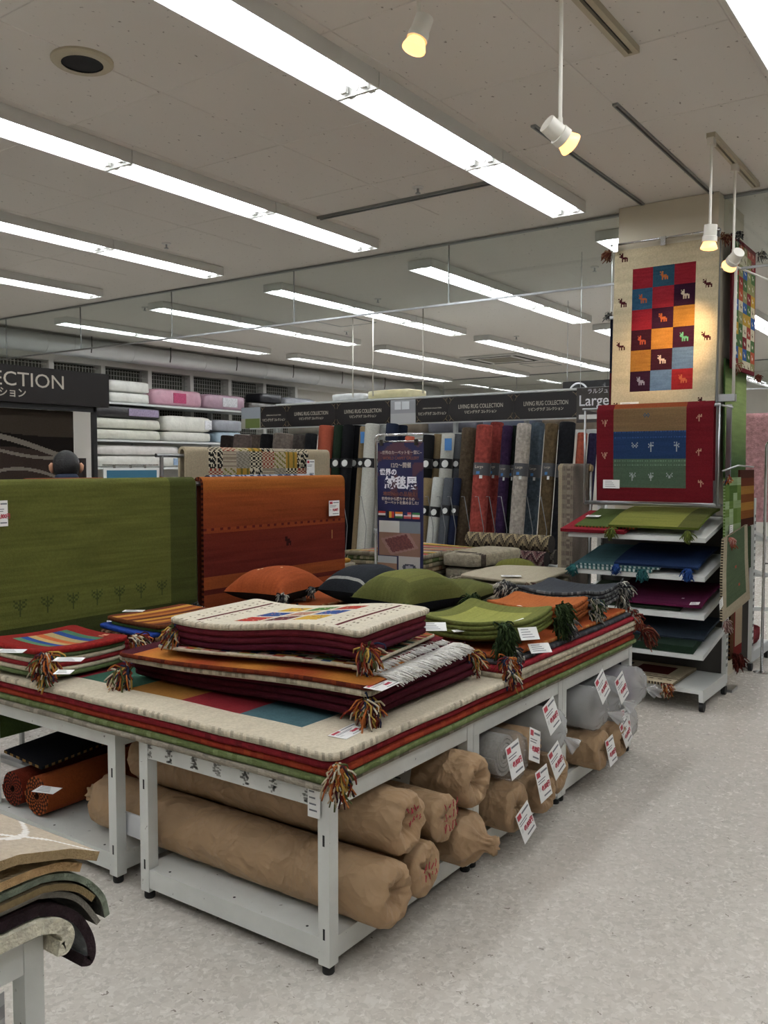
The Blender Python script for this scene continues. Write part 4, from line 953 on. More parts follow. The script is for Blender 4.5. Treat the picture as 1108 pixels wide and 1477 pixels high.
# ================================================================ HANGING RUG RACKS BEHIND THE TABLES
def hung(name, lab, x0, x1, y, ztop, zf, zb, t, top, edge, n, gap=.042, grp=None, back=None, edge2=None):
    """rug folded over a bar that runs along x; front faces the aisle (-y)"""
    r = gap; pts = [(x0, y - r, zf), (x0, y - r, ztop - r)] + [(x0, y - r * math.cos(a), ztop - r + r * math.sin(a)) for a in [k * math.pi / 8 for k in range(1, 8)]] + [(x0, y + r, ztop - r), (x0, y + r, zb)]
    return sheet(name, lab, 'rug', pts, (x1 - x0, 0, 0), t, n, top, edge, back, grp, edge2=edge2, sag=lambda u, v: Vector((0, .006 * math.sin(u * 9 + 1) * (1 - v), 0)))
YR = 3.86
def rack(lab, x0, x1, y, z, posts):
    r = thing('rug_rack', lab, 'rack', ((x0 + x1) / 2, y, 0))
    MB().tube([(x0, y, z), (x1, y, z)], .014, 10).build('rail', M_STEEL, r, True, auto=.6)
    for x in posts:
        MB().tube([(x, y, .02), (x, y, z)], .014, 10).build('post', M_STEEL, r, True, auto=.6)
        MB().box((x - .02, y - .22, 0), (x + .02, y + .22, .025)).build('foot', M_STEEL, r)
    return r
rack('steel rail rack carrying the green and the orange hanging rugs', 2.0, 4.96, YR, 1.495, (2.05, 3.553, 4.945))
def grn(u, v):
    # v runs up the front first: 0 at the lower hem, about .52 at the bar
    f = (v / .435 - .15) / .85; c = hx('62652e') if .12 < u < .87 else hx('464b22')
    if f < .16: c = hx('3c4120')
    if .215 < f < .315 and .12 < u < .87:
        if sprite(TREE, (u * 10) % 1 * 2.1, (f - .215) / .1): c = hx('444a26')
    return abrash(c, u, v, 3, .28, (5, 120))
gr = hung('hanging_rug', 'large green gabbeh rug with dark side bands draped over the rail', 2.08, 3.525, YR, 1.535, .55, .30, .02, grn, '3d4c22', (190, 220), back='3a4820')  # unseen back half hung extra low, so it darkens the space under the tables
price_card(gr, (PY(2, 722, YR - .066)), (1, 0, 0), (0, 0, 1), .06, .12, '49,800')
def org(u, v):
    f = (v / .435 - .15) / .85; c = hx('8a3c17')
    if f > .90: c = hx('a05a1c')
    elif f > .885: c = hx('994e1a')
    elif f > .64: c = mixc(hx('7d3416'), hx('9a4a1a'), (f - .64) / .25)
    elif f > .60: c = hx('5d1e18') if (int(u * 60) % 3 == 0 and .615 < f < .632) else hx('8a3c17')
    elif f > .30: c = mixc(hx('5f1f17'), hx('6d2617'), (f - .30) / .30)
    elif f > .20: c = hx('8f4419')
    elif f > .16: c = hx('5c1f15')
    if sprite(DEER, (u - .52) / .05, (f - .46) / .07): c = hx('33120f')
    if sprite(TREE, (u - .14) / .03, (f - .40) / .08) or sprite(TREE, (u - .88) / .03, (f - .47) / .07): c = hx('9a6a3a')
    return abrash(c, u, v, 5, .22, (4, 110))
og = hung('hanging_rug', 'orange and rust banded gabbeh rug with a price card draped over the rail', 3.585, 4.925, YR, 1.535, .55, .30, .02, org, '7a3416', (110, 150), back='6d2f14', edge2='3a1810')  # back drop lengthened out of view too, shading the floor under the tables
price_card(og, PY(482, 722, YR - .066), (1, 0, 0), (0, 0, 1), .115, .105, '39,800')
rack('steel rail rack with rust and blue rugs behind the green rug', 2.6, 5.2, 4.22, 1.49, (2.65, 5.15))
hung('hanging_rug', 'rust brown rug on the rail behind the green rug', 2.7, 3.62, 4.22, 1.535, .6, .7, .02, solid('7a3a1c', 2), '6d3018', (30, 60))
hung('hanging_rug', 'blue and white flecked rug showing above the orange rug', 4.0, 5.05, 4.22, 1.54, .5, .7, .02, lambda u, v: hx('34415f') if (noise.noise(Vector((u * 40, v * 90, 1))) > -.05 and not .82 < u < .93) else hx('9aa0ac'), '2c3650', (60, 90))
rack('steel rail rack carrying the beige patchwork rug', 4.0, 5.75, 4.72, 1.67, (4.05, 5.7))
BL = [['c9bda4'], ['8a7d3a', 'b8892c', '2a2826', 'd0c4aa', '857a6c', '9c3a28', '6d6a30']]
def bei(u, v):
    f = v / .535; c = hx('a99b82')
    if .13 < u < .83:
        cu = int((u - .13) / .0875); row = 0 if f > .93 else (1 if f > .80 else 2); k = (cu * 3 + row * 5) % 7; fu, fv = u * 72, f * 70
        base = hx('b4a68c')
        if k == 0: c = hx('2a2724') if (int(fu) + int(fv)) % 2 else hx('c4b89e')
        elif k == 1: c = hx('8e7f6e') if int(fv) % 2 else hx('b0a48e')
        elif k == 2: c = hx('a8812c') if int(fu) % 3 else hx('6d6428')
        elif k == 3: c = hx('8a3a2a') if (int(fu) + int(fv)) % 2 else hx('b8a890')
        elif k == 4: c = hx('9a9284') if int(fu + fv) % 2 else hx('7d766a')
        elif k == 5: c = hx('c8bca4') if sprite(DEER, (u * 24) % 1, (f * 22) % 1) else hx('1f1d1c')
        else: c = hx('76702c') if int(fu + fv) % 3 == 0 else base
    return c
be = hung('hanging_rug', 'beige rug with a patchwork of small geometric blocks on a rail', 4.235, 5.83, 4.72, 1.735, .8, .9, .02, bei, 'b5a78c', (150, 170), back='a89a80')
price_card(be, PY(448, 663, 4.655), (1, 0, 0), (0, 0, 1), .1, .13, '')

# ================================================================ PERSON BEHIND THE RACK
def limb(mb, pts, rad, n=12): mb.tube(pts, rad, n)
def person(px, py):
    r = thing('person', 'person with short black hair and a navy jacket seen from behind the green rug', 'person', (px, py, 0))
    yaw = math.radians(60); F = Vector((math.cos(yaw), math.sin(yaw), 0)); Rr = Vector((math.sin(yaw), -math.cos(yaw), 0)); B = Vector((px, py, 0))
    def at(r_, f_, z): return B + Rr * r_ + F * f_ + Vector((0, 0, z))
    def skin(name, nodes, edges, m, parent, root=0):
        me = bpy.data.meshes.new(name); off = wloc(parent); me.from_pydata([tuple(Vector(p) - off) for p, _ in nodes], edges, []); me.materials.append(m)
        o = bpy.data.objects.new(name, me); COL.objects.link(o); o.parent = parent
        md = o.modifiers.new('skin', 'SKIN'); md.use_smooth_shade = True
        for i, (_, rd) in enumerate(nodes):
            sv = me.skin_vertices[0].data[i]; sv.radius = rd if isinstance(rd, tuple) else (rd, rd); sv.use_root = i == root
        o.modifiers.new('sub', 'SUBSURF').levels = 2; o.modifiers['sub'].render_levels = 2; return o
    MS = mat('skin', 'b98a6e', .5, .04); MJ = mat('navy_jacket', '1f2a40', .8, .1, 20, .2, 120); MT = mat('charcoal_trousers', '24252a', .8, .08); MH = mat('black_hair', '0e0d0d', .5, .2, 40, .6, 160); MSH = mat('black_shoe', '151414', .4)
    nodes = [(at(0, 0, .92), (.13, .09)), (at(0, 0, 1.12), (.12, .085)), (at(0, 0, 1.34), (.14, .09)), (at(0, .01, 1.44), .055), (at(0, .02, 1.50), .052), (at(0, .03, 1.56), (.066, .08)), (at(0, .025, 1.62), (.07, .085))]
    edges = [(i, i + 1) for i in range(6)]
    for s in (-1, 1):
        k = len(nodes); nodes += [(at(.17 * s, 0, 1.37), .05), (at(.22 * s, -.02, 1.10), .04), (at(.22 * s, .07, .88), .032), (at(.22 * s, .10, .80), (.035, .02))]; edges += [(2, k), (k, k + 1), (k + 1, k + 2), (k + 2, k + 3)]
        k = len(nodes); nodes += [(at(.09 * s, 0, .86), .08), (at(.1 * s, .01, .48), .055), (at(.1 * s, -.01, .09), .04)]; edges += [(0, k), (k, k + 1), (k + 1, k + 2)]
    skin('body', nodes, edges, MS, r)
    jn = [(at(0, 0, .84), (.165, .115)), (at(0, 0, 1.12), (.16, .11)), (at(0, 0, 1.36), (.17, .11)), (at(0, .0, 1.46), (.11, .095)), (at(0, -.02, 1.53), (.072, .082)), (at(0, -.02, 1.555), (.066, .074))]; je = [(0, 1), (1, 2), (2, 3), (3, 4), (4, 5)]
    for s in (-1, 1):
        k = len(jn); jn += [(at(.175 * s, 0, 1.41), .068), (at(.225 * s, -.02, 1.10), .055), (at(.222 * s, .07, .9), .048)]; je += [(2, k), (k, k + 1), (k + 1, k + 2)]
    skin('jacket', jn, je, MJ, r)
    tn = [(at(0, 0, .9), (.15, .105))]; te = []
    for s in (-1, 1):
        k = len(tn); tn += [(at(.09 * s, 0, .82), .095), (at(.1 * s, .01, .48), .07), (at(.1 * s, -.01, .07), .06)]; te += [(0, k), (k, k + 1), (k + 1, k + 2)]
        MB().tube([at(.1 * s, -.09, .035), at(.1 * s, -.02, .045), at(.1 * s, .1, .035), at(.1 * s, .17, .028)], [.03, .042, .042, .026], 12).build('shoe', MSH, r, True)
    skin('trousers', tn, te, MT, r)
    m = MB(); n = 20; o = 0     # hair: cap over the back and top of the head
    for j in range(13):
        ph = math.pi * .5 - (math.pi * .80) * j / 12
        for k in range(n):
            th = 2 * math.pi * k / n; front = math.cos(th)
            ph2 = ph if front < .35 else max(ph, .35 + .2 * front)
            c_ = math.cos(ph2) * (1 + .02 * noise.noise(Vector((th, j, 1)))); m.v.append(at(.083 * c_ * math.sin(th), .02 + .098 * c_ * front, 1.6 + .098 * math.sin(ph2)))
    for j in range(12):
        for k in range(n): k2 = (k + 1) % n; m.f.append([j * n + k, (j + 1) * n + k, (j + 1) * n + k2, j * n + k2]); m.c.append((1, 1, 1))
    m.build('hair', MH, r, True)
    for s in (-1, 1):
        MB().tube([at(.082 * s, .02, 1.555), at(.09 * s, .012, 1.575), at(.092 * s, .005, 1.60), at(.085 * s, .01, 1.615)], [.008, .013, .014, .008], 8).build('ear', MS, r, True)
    m = MB().tube([at(0, .11, 1.60), at(0, .125, 1.575), at(0, .11, 1.565)], [.006, .013, .01], 8); m.build('nose', MS, r, True)
    for s in (-1, 1): MB().tube([at(.028 * s, .098, 1.605), at(.045 * s, .09, 1.605)], .006, 6).build('eye', MAT_EYE, r, True)
    MB().tube([at(-.025, .1, 1.535), at(0, .106, 1.533), at(.025, .1, 1.535)], .005, 6).build('mouth', mat('lips', '9a5a50', .5), r, True)
MAT_EYE = mat('dark_eye', '1a1512', .2)
person(3.40, 4.86)

# ================================================================ SHELF RACK (GONDOLA) IN FRONT OF THE PILLAR
def gondola(lab, x0, x1, y0, y1, ztop, shelves, face=-1):
    """face -1: open towards -x"""
    r = thing('shelf_rack', lab, 'shelf rack', ((x0 + x1) / 2, (y0 + y1) / 2, 0)); xb = x1 if face < 0 else x0; xf = x0 if face < 0 else x1; s = 1 if face < 0 else -1
    for y in (y0, y1 - .03):
        MB().box((min(xb - s * .05, xb), y, .08), (max(xb - s * .05, xb), y + .03, ztop)).build('upright', M_SHELF, r)
        m = MB()
        for k in range(int((ztop - .3) / .05)):
            z = .2 + k * .05; m.box((min(xb - s * .045, xb - s * .03), y - .0006, z), (max(xb - s * .045, xb - s * .03), y, z + .022)).box((min(xb - s * .02, xb - s * .008), y - .0006, z), (max(xb - s * .02, xb - s * .008), y, z + .022))
        o = m.build('slot_row', M_DARK, r); o['kind'] = 'stuff'
        MB().box((min(xf, xb - s * .05), y, .07), (max(xf, xb - s * .05), y + .03, .15)).build('base_arm', M_SHELF, r)
        for x in (xf + s * .03, xb - s * .03):
            c = Vector((x, y + .015, .033)); MB().tube([c - Vector((0, .014, 0)), c + Vector((0, .014, 0))], .032, 18).build('caster', M_DARK, r, True, auto=.6)
            MB().box((x - .012, y + .002, .06), (x + .012, y + .028, .075)).build('caster_fork', M_STEEL, r)
    MB().box((min(xb - s * .02, xb - s * .012), y0 + .03, .1), (max(xb - s * .02, xb - s * .012), y1 - .03, ztop - .05)).build('back_panel', mat('dark_back_panel', '4a4744', .7), r)
    MB().box((min(xf, xb - s * .05), y0 + .03, .12), (max(xf, xb - s * .05), y1 - .03, .15)).build('base_deck', M_SHELF, r)
    for zf, zb in shelves:
        T0 = Vector((xf, 0, zf)); T1 = Vector((xb - s * .05, 0, zb)); m = MB(); vs = []
        for (T, h) in ((T0, -.03), (T0, 0), (T1, 0), (T1, -.03)):
            for y in (y0 + .006, y1 - .006): vs.append((T.x, y, T.z + h))
        fs = [(0, 2, 3, 1), (2, 4, 5, 3), (4, 6, 7, 5), (6, 0, 1, 7), (0, 6, 4, 2), (1, 3, 5, 7)]
        if face > 0: fs = [f[::-1] for f in fs]
        m.add(vs, fs).build('shelf', M_SHELF, r)
    return r
GX0, GX1, GY0, GY1 = 5.775, 6.375, 1.552, 2.50
SH = [(1.135, 1.245), (.883, .985), (.634, .735), (.373, .475)]
gon = gondola('white shelf rack of folded rugs on black casters in front of the pillar', GX0, GX1, GY0, GY1, 1.30, SH)
for y in (GY0 + .0, GY1 - .03): MB().box((GX1 - .05, y, 1.30), (GX1 - .02, y + .03, 2.02)).build('upper_post', M_STEEL, gon)
MB().tube([(6.02, GY0 - .01, 2.0), (6.02, GY1, 2.0)], .01, 8).build('hang_rail', M_STEEL, gon, True); MB().tube([(6.03, GY0 - .02, 1.335), (6.03, GY1 - .02, 1.335)], .014, 8).build('lower_rail', M_STEEL, gon, True)
for y in (GY0, GY1 - .02):
    MB().tube([(6.35, y, 2.0), (6.02, y, 2.0), (6.02, y, 1.335), (6.35, y, 1.335)], .009, 8).build('rail_arm', M_STEEL, gon, True)
def shelf_mat(lab, k, ya, yb, xf, lift, t, top, edge, n=(36, 30), edge2=None, bump=0, roll=.0, layers=1):
    zf, zb = SH[k] if k >= 0 else (.15, .15); sl = (zb - zf) / (GX1 - .05 - GX0)
    def zz(x): return zf + sl * (x - GX0) + lift + t
    pts = [(xf, yb, zz(max(xf, GX0)) - .004), (xf + .02, yb, zz(max(xf + .02, GX0)))] + [(xf + .02 + (6.28 - xf - .02) * f, yb, zz(xf + .02 + (6.28 - xf - .02) * f) + bump * math.sin(f * 3.1)) for f in (.2, .4, .6, .8, 1)]
    return sheet('folded_rug', lab, 'rug', pts, (0, ya - yb, 0), t, n, top, edge, edge, 'rugs on the shelf rack', edge2=edge2, sag=lambda u, v: Vector((0, 0, .008)))
lit = [hx(c) for c in ('6f7a34', '55602c')]; teal = [hx(c) for c in ('2f6a68', '2a5a60')]; blu = [hx(c) for c in ('1c3a78', '24488a')]
a = shelf_mat('red folded rug at the bottom of the top shelf', 0, 2.08, 2.54, 5.74, .0, .022, '8a1826', '7d1522')
a = shelf_mat('dark green folded mat with a white card on the top shelf', 0, 2.02, 2.46, 5.80, .024, .014, solid('4d5c2c', 2), '46542a', edge2='b0602a')
price_card(a, (6.02, 2.40, 1.245), (0, -1, 0), (1, 0, .18), .1, .05, '', plain=True)
a = shelf_mat('lime green rug with a darker end and green tassels on the top shelf', 0, 1.60, 2.2, 5.76, .046, .016, lambda u, v: abrash(hx('7d803c') if u < .78 else hx('565a2c'), u, v, 4, .2), '5d6a26', bump=.02)
for y in (2.17, 1.66): tassel(a, (5.755, y, 1.17), (-.4, 0, -1), .07, lit, 60, .6)
a = shelf_mat('teal folded rug with white striped rim on the second shelf', 1, 1.9, 2.46, 5.76, .0, .022, solid('39595f', 3), '3a6a6c', edge2='c8d4d2'); tassel(a, (5.755, 2.43, .905), (-.5, .2, -1), .075, teal, 70, .6); tassel(a, (5.755, 1.95, .90), (-.5, 0, -1), .075, teal, 70, .6)
a = shelf_mat('second teal rug with white striped rim lying half under the blue rug', 1, 1.85, 2.42, 5.77, .024, .014, solid('3c5c62', 4), 'c0cccb', edge2='2f5a5e')
a = shelf_mat('navy blue rug with blue tassels on the second shelf', 1, 1.60, 2.16, 5.775, .04, .016, solid('1d3156', 5, .2), '1b2e50', bump=.012); tassel(a, (5.76, 2.13, .925), (-.5, .1, -1), .06, blu, 60, .6); tassel(a, (5.76, 1.66, .925), (-.5, -.1, -1), .075, blu, 70, .6)
a = shelf_mat('dark green rug under clear film on the third shelf', 2, 1.72, 2.44, 5.80, .0, .018, '2c3a2a', '2a3628')
price_card(a, (5.84, 2.36, .70), (0, -1, 0), (1, 0, .18), .12, .04, '', plain=True)
a = shelf_mat('olive brown rug lying behind the magenta rug', 2, 1.62, 2.2, 5.92, .02, .016, solid('4a4530', 5), '45402c')
a = shelf_mat('magenta folded rug with small pale figures on the third shelf', 2, 1.58, 2.2, 5.785, .036, .016, lambda u, v: abrash(hx('c0a8b0') if (sprite(TREE, (u - .35) / .04, (v - .3) / .1) or sprite(TREE, (u - .75) / .04, (v - .15) / .1)) else hx('5c1e40'), u, v, 2, .2), '6a1c46', edge2=None, bump=.01)
price_card(a, (5.86, 2.12, .735), (0, -1, 0), (1, 0, .18), .15, .045, '', plain=True); price_card(a, (5.80, 1.62, .715), (0, -1, .1), (1, 0, .3), .06, .04, '', plain=True)
a = shelf_mat('thick dark green rug rolled over its front edge on the fourth shelf', 3, 1.62, 2.36, 5.76, .0, .05, solid('23332a', 5), '24382a', bump=.01)
a = shelf_mat('slate blue grey rug on top of the dark green rug, fourth shelf', 3, 1.58, 2.40, 5.86, .056, .016, solid('3a4654', 6), '343e4a', bump=.012)
def cb(u, v):
    c = hx('c4b69a')
    if .42 < v < .85 and .05 < u < .42: c = hx('1f2a40')
    if .42 < v < .85 and .5 < u < .86: c = hx('5c1f1c')
    if .22 < v < .245 or (int(u * 24) % 2 == 0 and (abs(v - .13) < .012 or abs(v - .31) < .012)): c = hx('4a3a30')
    return abrash(c, u, v, 2, .06)
a = shelf_mat('cream rug with red and navy squares on the bottom deck', -1, 1.74, 2.44, 5.74, .0, .02, cb, 'b5a78a', (70, 60), edge2='3a302a'); tassel(a, (5.735, 1.80, .155), (-.3, -.5, -.7), .075, MIXED, 80, .9, head=.018)

# rug framed on the rail above the shelves
def frame_rug(u, v):
    c = hx('6a121b')
    if .155 < u < .78:
        if .93 < v: c = hx('8a4420')
        elif v > .70: c = hx('7a6142')
        elif v > .42: c = hx('223960')
        elif v > .14: c = hx('4d614e')
        for a_, b_ in ((.42, .80), (.32, .50), (.46, .50), (.68, .50), (.3, .2), (.46, .2), (.62, .2)):
            if sprite(TREE, (u - a_) / .05, (v - b_) / .085): c = hx('9aa0a0') if b_ < .8 else hx('2f4f6a')
        if (abs(v - .69) < .008 or abs(v - .41) < .008 or abs(v - .36) < .008 or abs(v - .64) < .008) and int(u * 90) % 2: c = shade(c, 1.8)
    else:
        for a_, b_ in ((.05, .42), (.05, .75), (.86, .45), (.88, .15), (.86, .78)):
            if sprite(TREE, (u - a_) / .05, (v - b_) / .07): c = hx('b08a70')
    return abrash(c, u, v, 7, .14)
fr_ = sheet('hanging_rug', 'red bordered rug with brown, blue and green bands above the shelf rack', 'rug', [(5.99, 2.375, 1.353), (5.985, 2.378, 1.6), (5.985, 2.38, 1.9), (5.986, 2.38, 1.99), (6.02, 2.38, 2.03), (6.054, 2.38, 1.99), (6.06, 2.38, 1.5)], (0, -.80, 0), .012, (110, 130), lambda u, v: frame_rug(u, v / .56), '6d121c')
price_card(fr_, PX(882, 692, 5.98), (0, -1, 0), (0, 0, 1), .12, .06, '', plain=True)

# ================================================================ DEER RUG AND SIDE RUGS ON THE PILLAR
GRID = [['8a1a26', '2a4f62', '8a1a26'], ['28506a', '8f1c28', '32162a'], ['8f1826', '34162a', '9a6a26'], ['3a1622', 'b0752a', '36162a'], ['a06c28', '3a1824', '56708f'], ['32182c', '5c7898', '8a1c22']]
DC = {(0, 1): 'b0622a', (1, 0): 'a0522a', (1, 2): 'c8b8a0', (2, 1): 'b0582a', (3, 0): 'b04a2a', (3, 2): '5a9a7a', (4, 1): 'd0b8a8', (5, 0): '8a8a9a', (5, 2): 'b05a3a'}
def deer_rug(u, v):
    c = hx('cbbd9d'); gu, gv = (u - .185) / .61, (v - .145) / .735
    if 0 < gu < 1 and 0 < gv < 1:
        i, j = int((1 - gv) * 6), int(gu * 3); c = hx(GRID[i][j]); fu, fv = gu * 3 % 1, gv * 6 % 1
        if (i, j) in DC and sprite(DEER, (fu - .32) / .4, (fv - .3) / .42): c = hx(DC[(i, j)])
        return abrash(c, u, v, 3, .2, (8, 90))
    for k, (a_, b_) in enumerate(((.05, .93), (.05, .66), (.04, .40), (.03, .03), (.88, .93), (.86, .72), (.86, .42), (.85, .045))):
        if sprite(DEER, (u - a_) / .085, (v - b_) / .052): c = hx('4a1c20')
    return abrash(c, u, v, 3, .16, (1.5, 26))
dr = sheet('hanging_rug', 'tall cream rug with a grid of coloured squares and woven deer on the pillar', 'rug', [(6.385, 2.43, 1.965), (6.392, 2.425, 2.5), (6.40, 2.42, 3.185)], (0, -.75, 0), .012, (150, 240), deer_rug, 'c2b494', '9a8c70')
for y in (2.44, 1.66): tassel(dr, (6.385, y, 3.17), (-.2, .9 if y > 2 else -.9, -.1), .08, [hx(c) for c in ('7a4030', '5a3428', 'a07a5a')], 50, .8)
price_card(dr, PX(908, 580, 6.36), (0, -1, 0), (0, 0, 1), .14, .055, '', plain=True)
M_CHROME = mat('chrome', 'c8c9ca', .12, .02, metal=1)
hb = thing('rug_hanger', 'chrome hanging rail with clips across the top of the pillar', 'rail', (6.36, 2.05, 3.2))
MB().tube([(6.37, 2.44, 3.225), (6.37, 1.66, 3.225)], .008, 8).build('rail', M_CHROME, hb, True)
for y in (2.40, 2.05, 1.70): MB().box((6.355, y - .018, 3.17), (6.38, y + .018, 3.235)).build('clip', M_CHROME, hb)
side = thing('hanging_pole', 'white vertical pole standing off the aisle face of the pillar', 'pole', (6.5, 1.60, 2.05))
MB().tube([(6.47, 1.575, 2.08), (6.47, 1.575, 3.1)], .011, 8).build('pole', M_SPOT, side, True); MB().box((6.44, 1.56, 2.05), (6.50, 1.68, 2.10)).build('bracket', M_STEEL, side); MB().tube([(6.43, 1.67, 2.98), (6.47, 1.575, 2.98), (7.6, 1.45, 3.0)], .008, 8).build('cross_arm', M_SPOT, side, True)
PK = ['a03a2c', '4a6a3c', 'b8902c', 'd0c4a8', '8a8a5a', '2f5a96', '7a2028', 'b0502c']
def patch(u, v):
    if u < .1 or u > .97 or v < .03 or v > .97: return hx('6a1420')
    i, j = int((u - .1) / .87 * 5), int(v * 11); rnd = random.Random(i * 13 + j * 7 + i * j); c = hx(rnd.choice(PK)); fu, fv = (u - .1) / .87 * 5 % 1, v * 11 % 1
    if sprite(DEER, (fu - .3) / .4, (fv - .3) / .4): c = hx('d8ceb8') if sum(c) < .8 else hx('4a2a24')
    return c
pc = sheet('hanging_rug', 'multicoloured patch rug with a dark red border on the side of the pillar', 'rug', [(6.50, 1.60, 2.285), (6.50, 1.61, 3.22)], (.70, 0, 0), .012, (80, 120), patch, '5c121c', '4a1418')
tassel(pc, (6.53, 1.59, 2.30), (-.3, -.6, -.6), .06, [hx(c) for c in ('b09a80', '8a4a38')], 40); tassel(pc, (7.18, 1.59, 2.28), (.5, -.6, -.6), .05, [hx(c) for c in ('8a4a38', '6a3028')], 40); tassel(pc, (7.19, 1.59, 3.2), (.5, -.4, .3), .08, GREYS, 40); tassel(pc, (6.52, 1.59, 3.2), (-.5, -.4, .2), .08, GREYS, 40)
gv_ = sheet('hanging_rug', 'pale to dark green shaded rug below the patch rug on the pillar side', 'rug', [(6.52, 1.635, 1.49), (6.52, 1.64, 1.9), (6.52, 1.645, 2.36)], (.62, 0, 0), .012, (40, 90), lambda u, v: abrash(mixc(hx('4a6438'), hx('93a866'), min(1, max(0, (v - .15) * 2.2)) if v < .8 else max(0, 1 - (v - .8) * 6)), u, v, 4, .2), '3f5a30')
price_card(gv_, PY(1053, 660, 1.60), (1, 0, 0), (0, 0, 1), .07, .06, '', plain=True)
#@@

nr = sheet('hanging_rug', 'narrow dark navy and red rug edge showing behind the deer rug', 'rug', [(6.47, 2.475, 1.97), (6.47, 2.475, 2.70)], (0, -.06, 0), .03, (6, 40), lambda u, v: abrash(hx('1c2030') if v > .45 else hx('551420'), u, v, 2, .2), '241820')
tassel(nr, (6.46, 2.46, 2.72), (0, .3, .6), .07, GREYS, 40)
MB().box((6.44, 2.40, 2.70), (6.47, 2.47, 2.72)).build('bracket', M_STEEL, nr)
# ================================================================ BANNER STAND
M_NAVY = mat('navy_poster_print', rough=.35, var=.01, attr=True, spec=.5)
M_WINK = mat('white_ink', 'e4e4ea', .5, 0); M_BINK = mat('bronze_ink', '7a4a3c', .5, 0); M_GINK = mat('gold_ink', 'b8aca0', .5, 0)
BX, BY0, BY1 = 6.0, 3.845, 4.30
bn = thing('banner_stand', 'navy carpet fair poster with white Japanese lettering on a chrome stand', 'banner', (BX, 4.07, 0))
MB().tube([(BX + .02, 4.335, .02), (BX + .02, 4.335, 1.82), (BX + .02, 4.325, 1.845), (BX + .02, 4.30, 1.855), (BX + .02, 3.86, 1.855)], .011, 10).build('pole', M_CHROME, bn, True)
MB().tube([(BX + .02, 4.335, 1.03), (BX + .02, 4.335, 1.07)], .016, 10).build('pole_joint', M_STEEL, bn, True)
MB().lathe([(.15, 0), (.15, .008), (.02, .02), (.014, .03)], (BX + .02, 4.335, 0), n=24).build('base_plate', M_CHROME, bn, True, auto=.5)
MB().tube([(BX + .005, 4.31, 1.80), (BX + .005, 3.86, 1.80)], .006, 8).build('poster_bar', M_CHROME, bn, True)
for y in (4.255, 3.91): MB().box((BX - .012, y - .018, 1.765), (BX + .012, y + .018, 1.815)).build('clip', M_CHROME, bn)
def navy(u, v):
    c = hx('1d2048')
    if v > .62 and noise.noise(Vector((u * 3.2, v * 9, 4.2))) > .2: c = hx('4a2c3a')
    return c
ps = sheet('poster', '', '', [(BX, BY1, .55), (BX, BY1, 1.79)], (0, BY0 - BY1, 0), .002, (34, 90), navy, '1a1c3c', m=M_NAVY, parent=bn)
RTV, UPV = (0, -1, 0), (0, 0, 1)
def bt(body, px, py, size, m, bold=0, xs=1.0): text(body, size, PX(px, py, BX - .0035), RTV, UPV, ps, m, bold=bold, xs=xs)
bt('~世界のカーペットを一堂に~', 578, 653, .034, M_GINK, .0004, .92); bt('WORLD CARPET GALLERY', 578, 661, .034, M_BINK, .0006, .88); bt('12/2〜開催', 578, 671.5, .048, M_GINK, .0006, .9)
bt('世界の', 560, 681.5, .058, M_WINK, .0018); bt('絨毯展', 578, 697.5, .108, M_WINK, .0035); bt('地域No1の品揃え!', 577, 713, .042, M_BINK, .0006); bt('世界中から選りすぐりの', 574, 720, .030, M_GINK, .0005); bt('カーペットを集めました!', 579, 725.5, .030, M_GINK, .0005)
FL = [[('h', 'b03028'), ('h', 'd8d4cc'), ('h', '1f1d1d')], [('v', '1f1d20'), ('v', 'c89a34'), ('v', 'a83428')], [('h', 'c8742c'), ('h', 'd8d4cc'), ('h', '3c6a3c')], [('h', 'a84848'), ('h', 'c8a8a8'), ('h', 'a84848')], [('h', '3c7a4a'), ('h', 'd8d4cc'), ('h', 'b03a34')]]
for i, f in enumerate(FL):
    c = PX(551 + i * 12.3, 741.5 + i * .7, BX - .0025); w2, h2 = .036, .026; m = MB()
    for k, (o_, cl) in enumerate(f):
        if o_ == 'h': m.box((BX - .004, c.y - w2, c.z + h2 - 2 * h2 * (k + 1) / 3), (BX - .0025, c.y + w2, c.z + h2 - 2 * h2 * k / 3), hx(cl))
        else: m.box((BX - .004, c.y + w2 - 2 * w2 * (k + 1) / 3, c.z - h2), (BX - .0025, c.y + w2 - 2 * w2 * k / 3, c.z + h2), hx(cl))
    if i == 3: m.box((BX - .0045, c.y, c.z), (BX - .004, c.y + w2, c.z + h2), hx('26305a'))
    m.build('printed_flag', M_PRINT, ps)
def room_photo(kind):
    def f(u, v):
        if kind == 0:
            if v > .68: return hx('b9b7b2') if (.0 < u < .5) else hx('6a7078')
            a_ = (u - .5) + (v - .36) * .55; b_ = (v - .36) * 1.25 - (u - .5) * .42; e = max(abs(a_) / .40, abs(b_) / .34)
            return hx('8a6a64') if .78 < e < 1 else (hx('6a3a38') if e < .78 and noise.noise(Vector((u * 60, v * 60, 0))) > 0 else (hx('5a3032') if e < .78 else hx('7d5f50')))
        if kind == 1: return hx('8a6a58') if v < .65 else hx('9a9c9e')
        e = math.hypot((u - .5) / .32, (v - .42) / .2); return hx('3a3c48') if .55 < e < 1 else (hx('8a8a90') if e <= .55 else hx('a8a4a0'))
    return f
def pic(kind, x0, y0, x1, y1, n=(40, 30)):
    a_ = PX(x0, y1, BX - .0028); b_ = PX(x1, y0, BX - .0028)
    sheet('printed_photo', '', '', [(BX - .0028, a_.y, a_.z), (BX - .0028, a_.y, b_.z)], (0, b_.y - a_.y, 0), .0012, n, room_photo(kind), '333333', m=M_PRINT, parent=ps)
pic(0, 547, 753, 606.5, 800); pic(1, 545, 803, 572.5, 829, (24, 20)); pic(2, 575, 804, 606, 829, (24, 20))

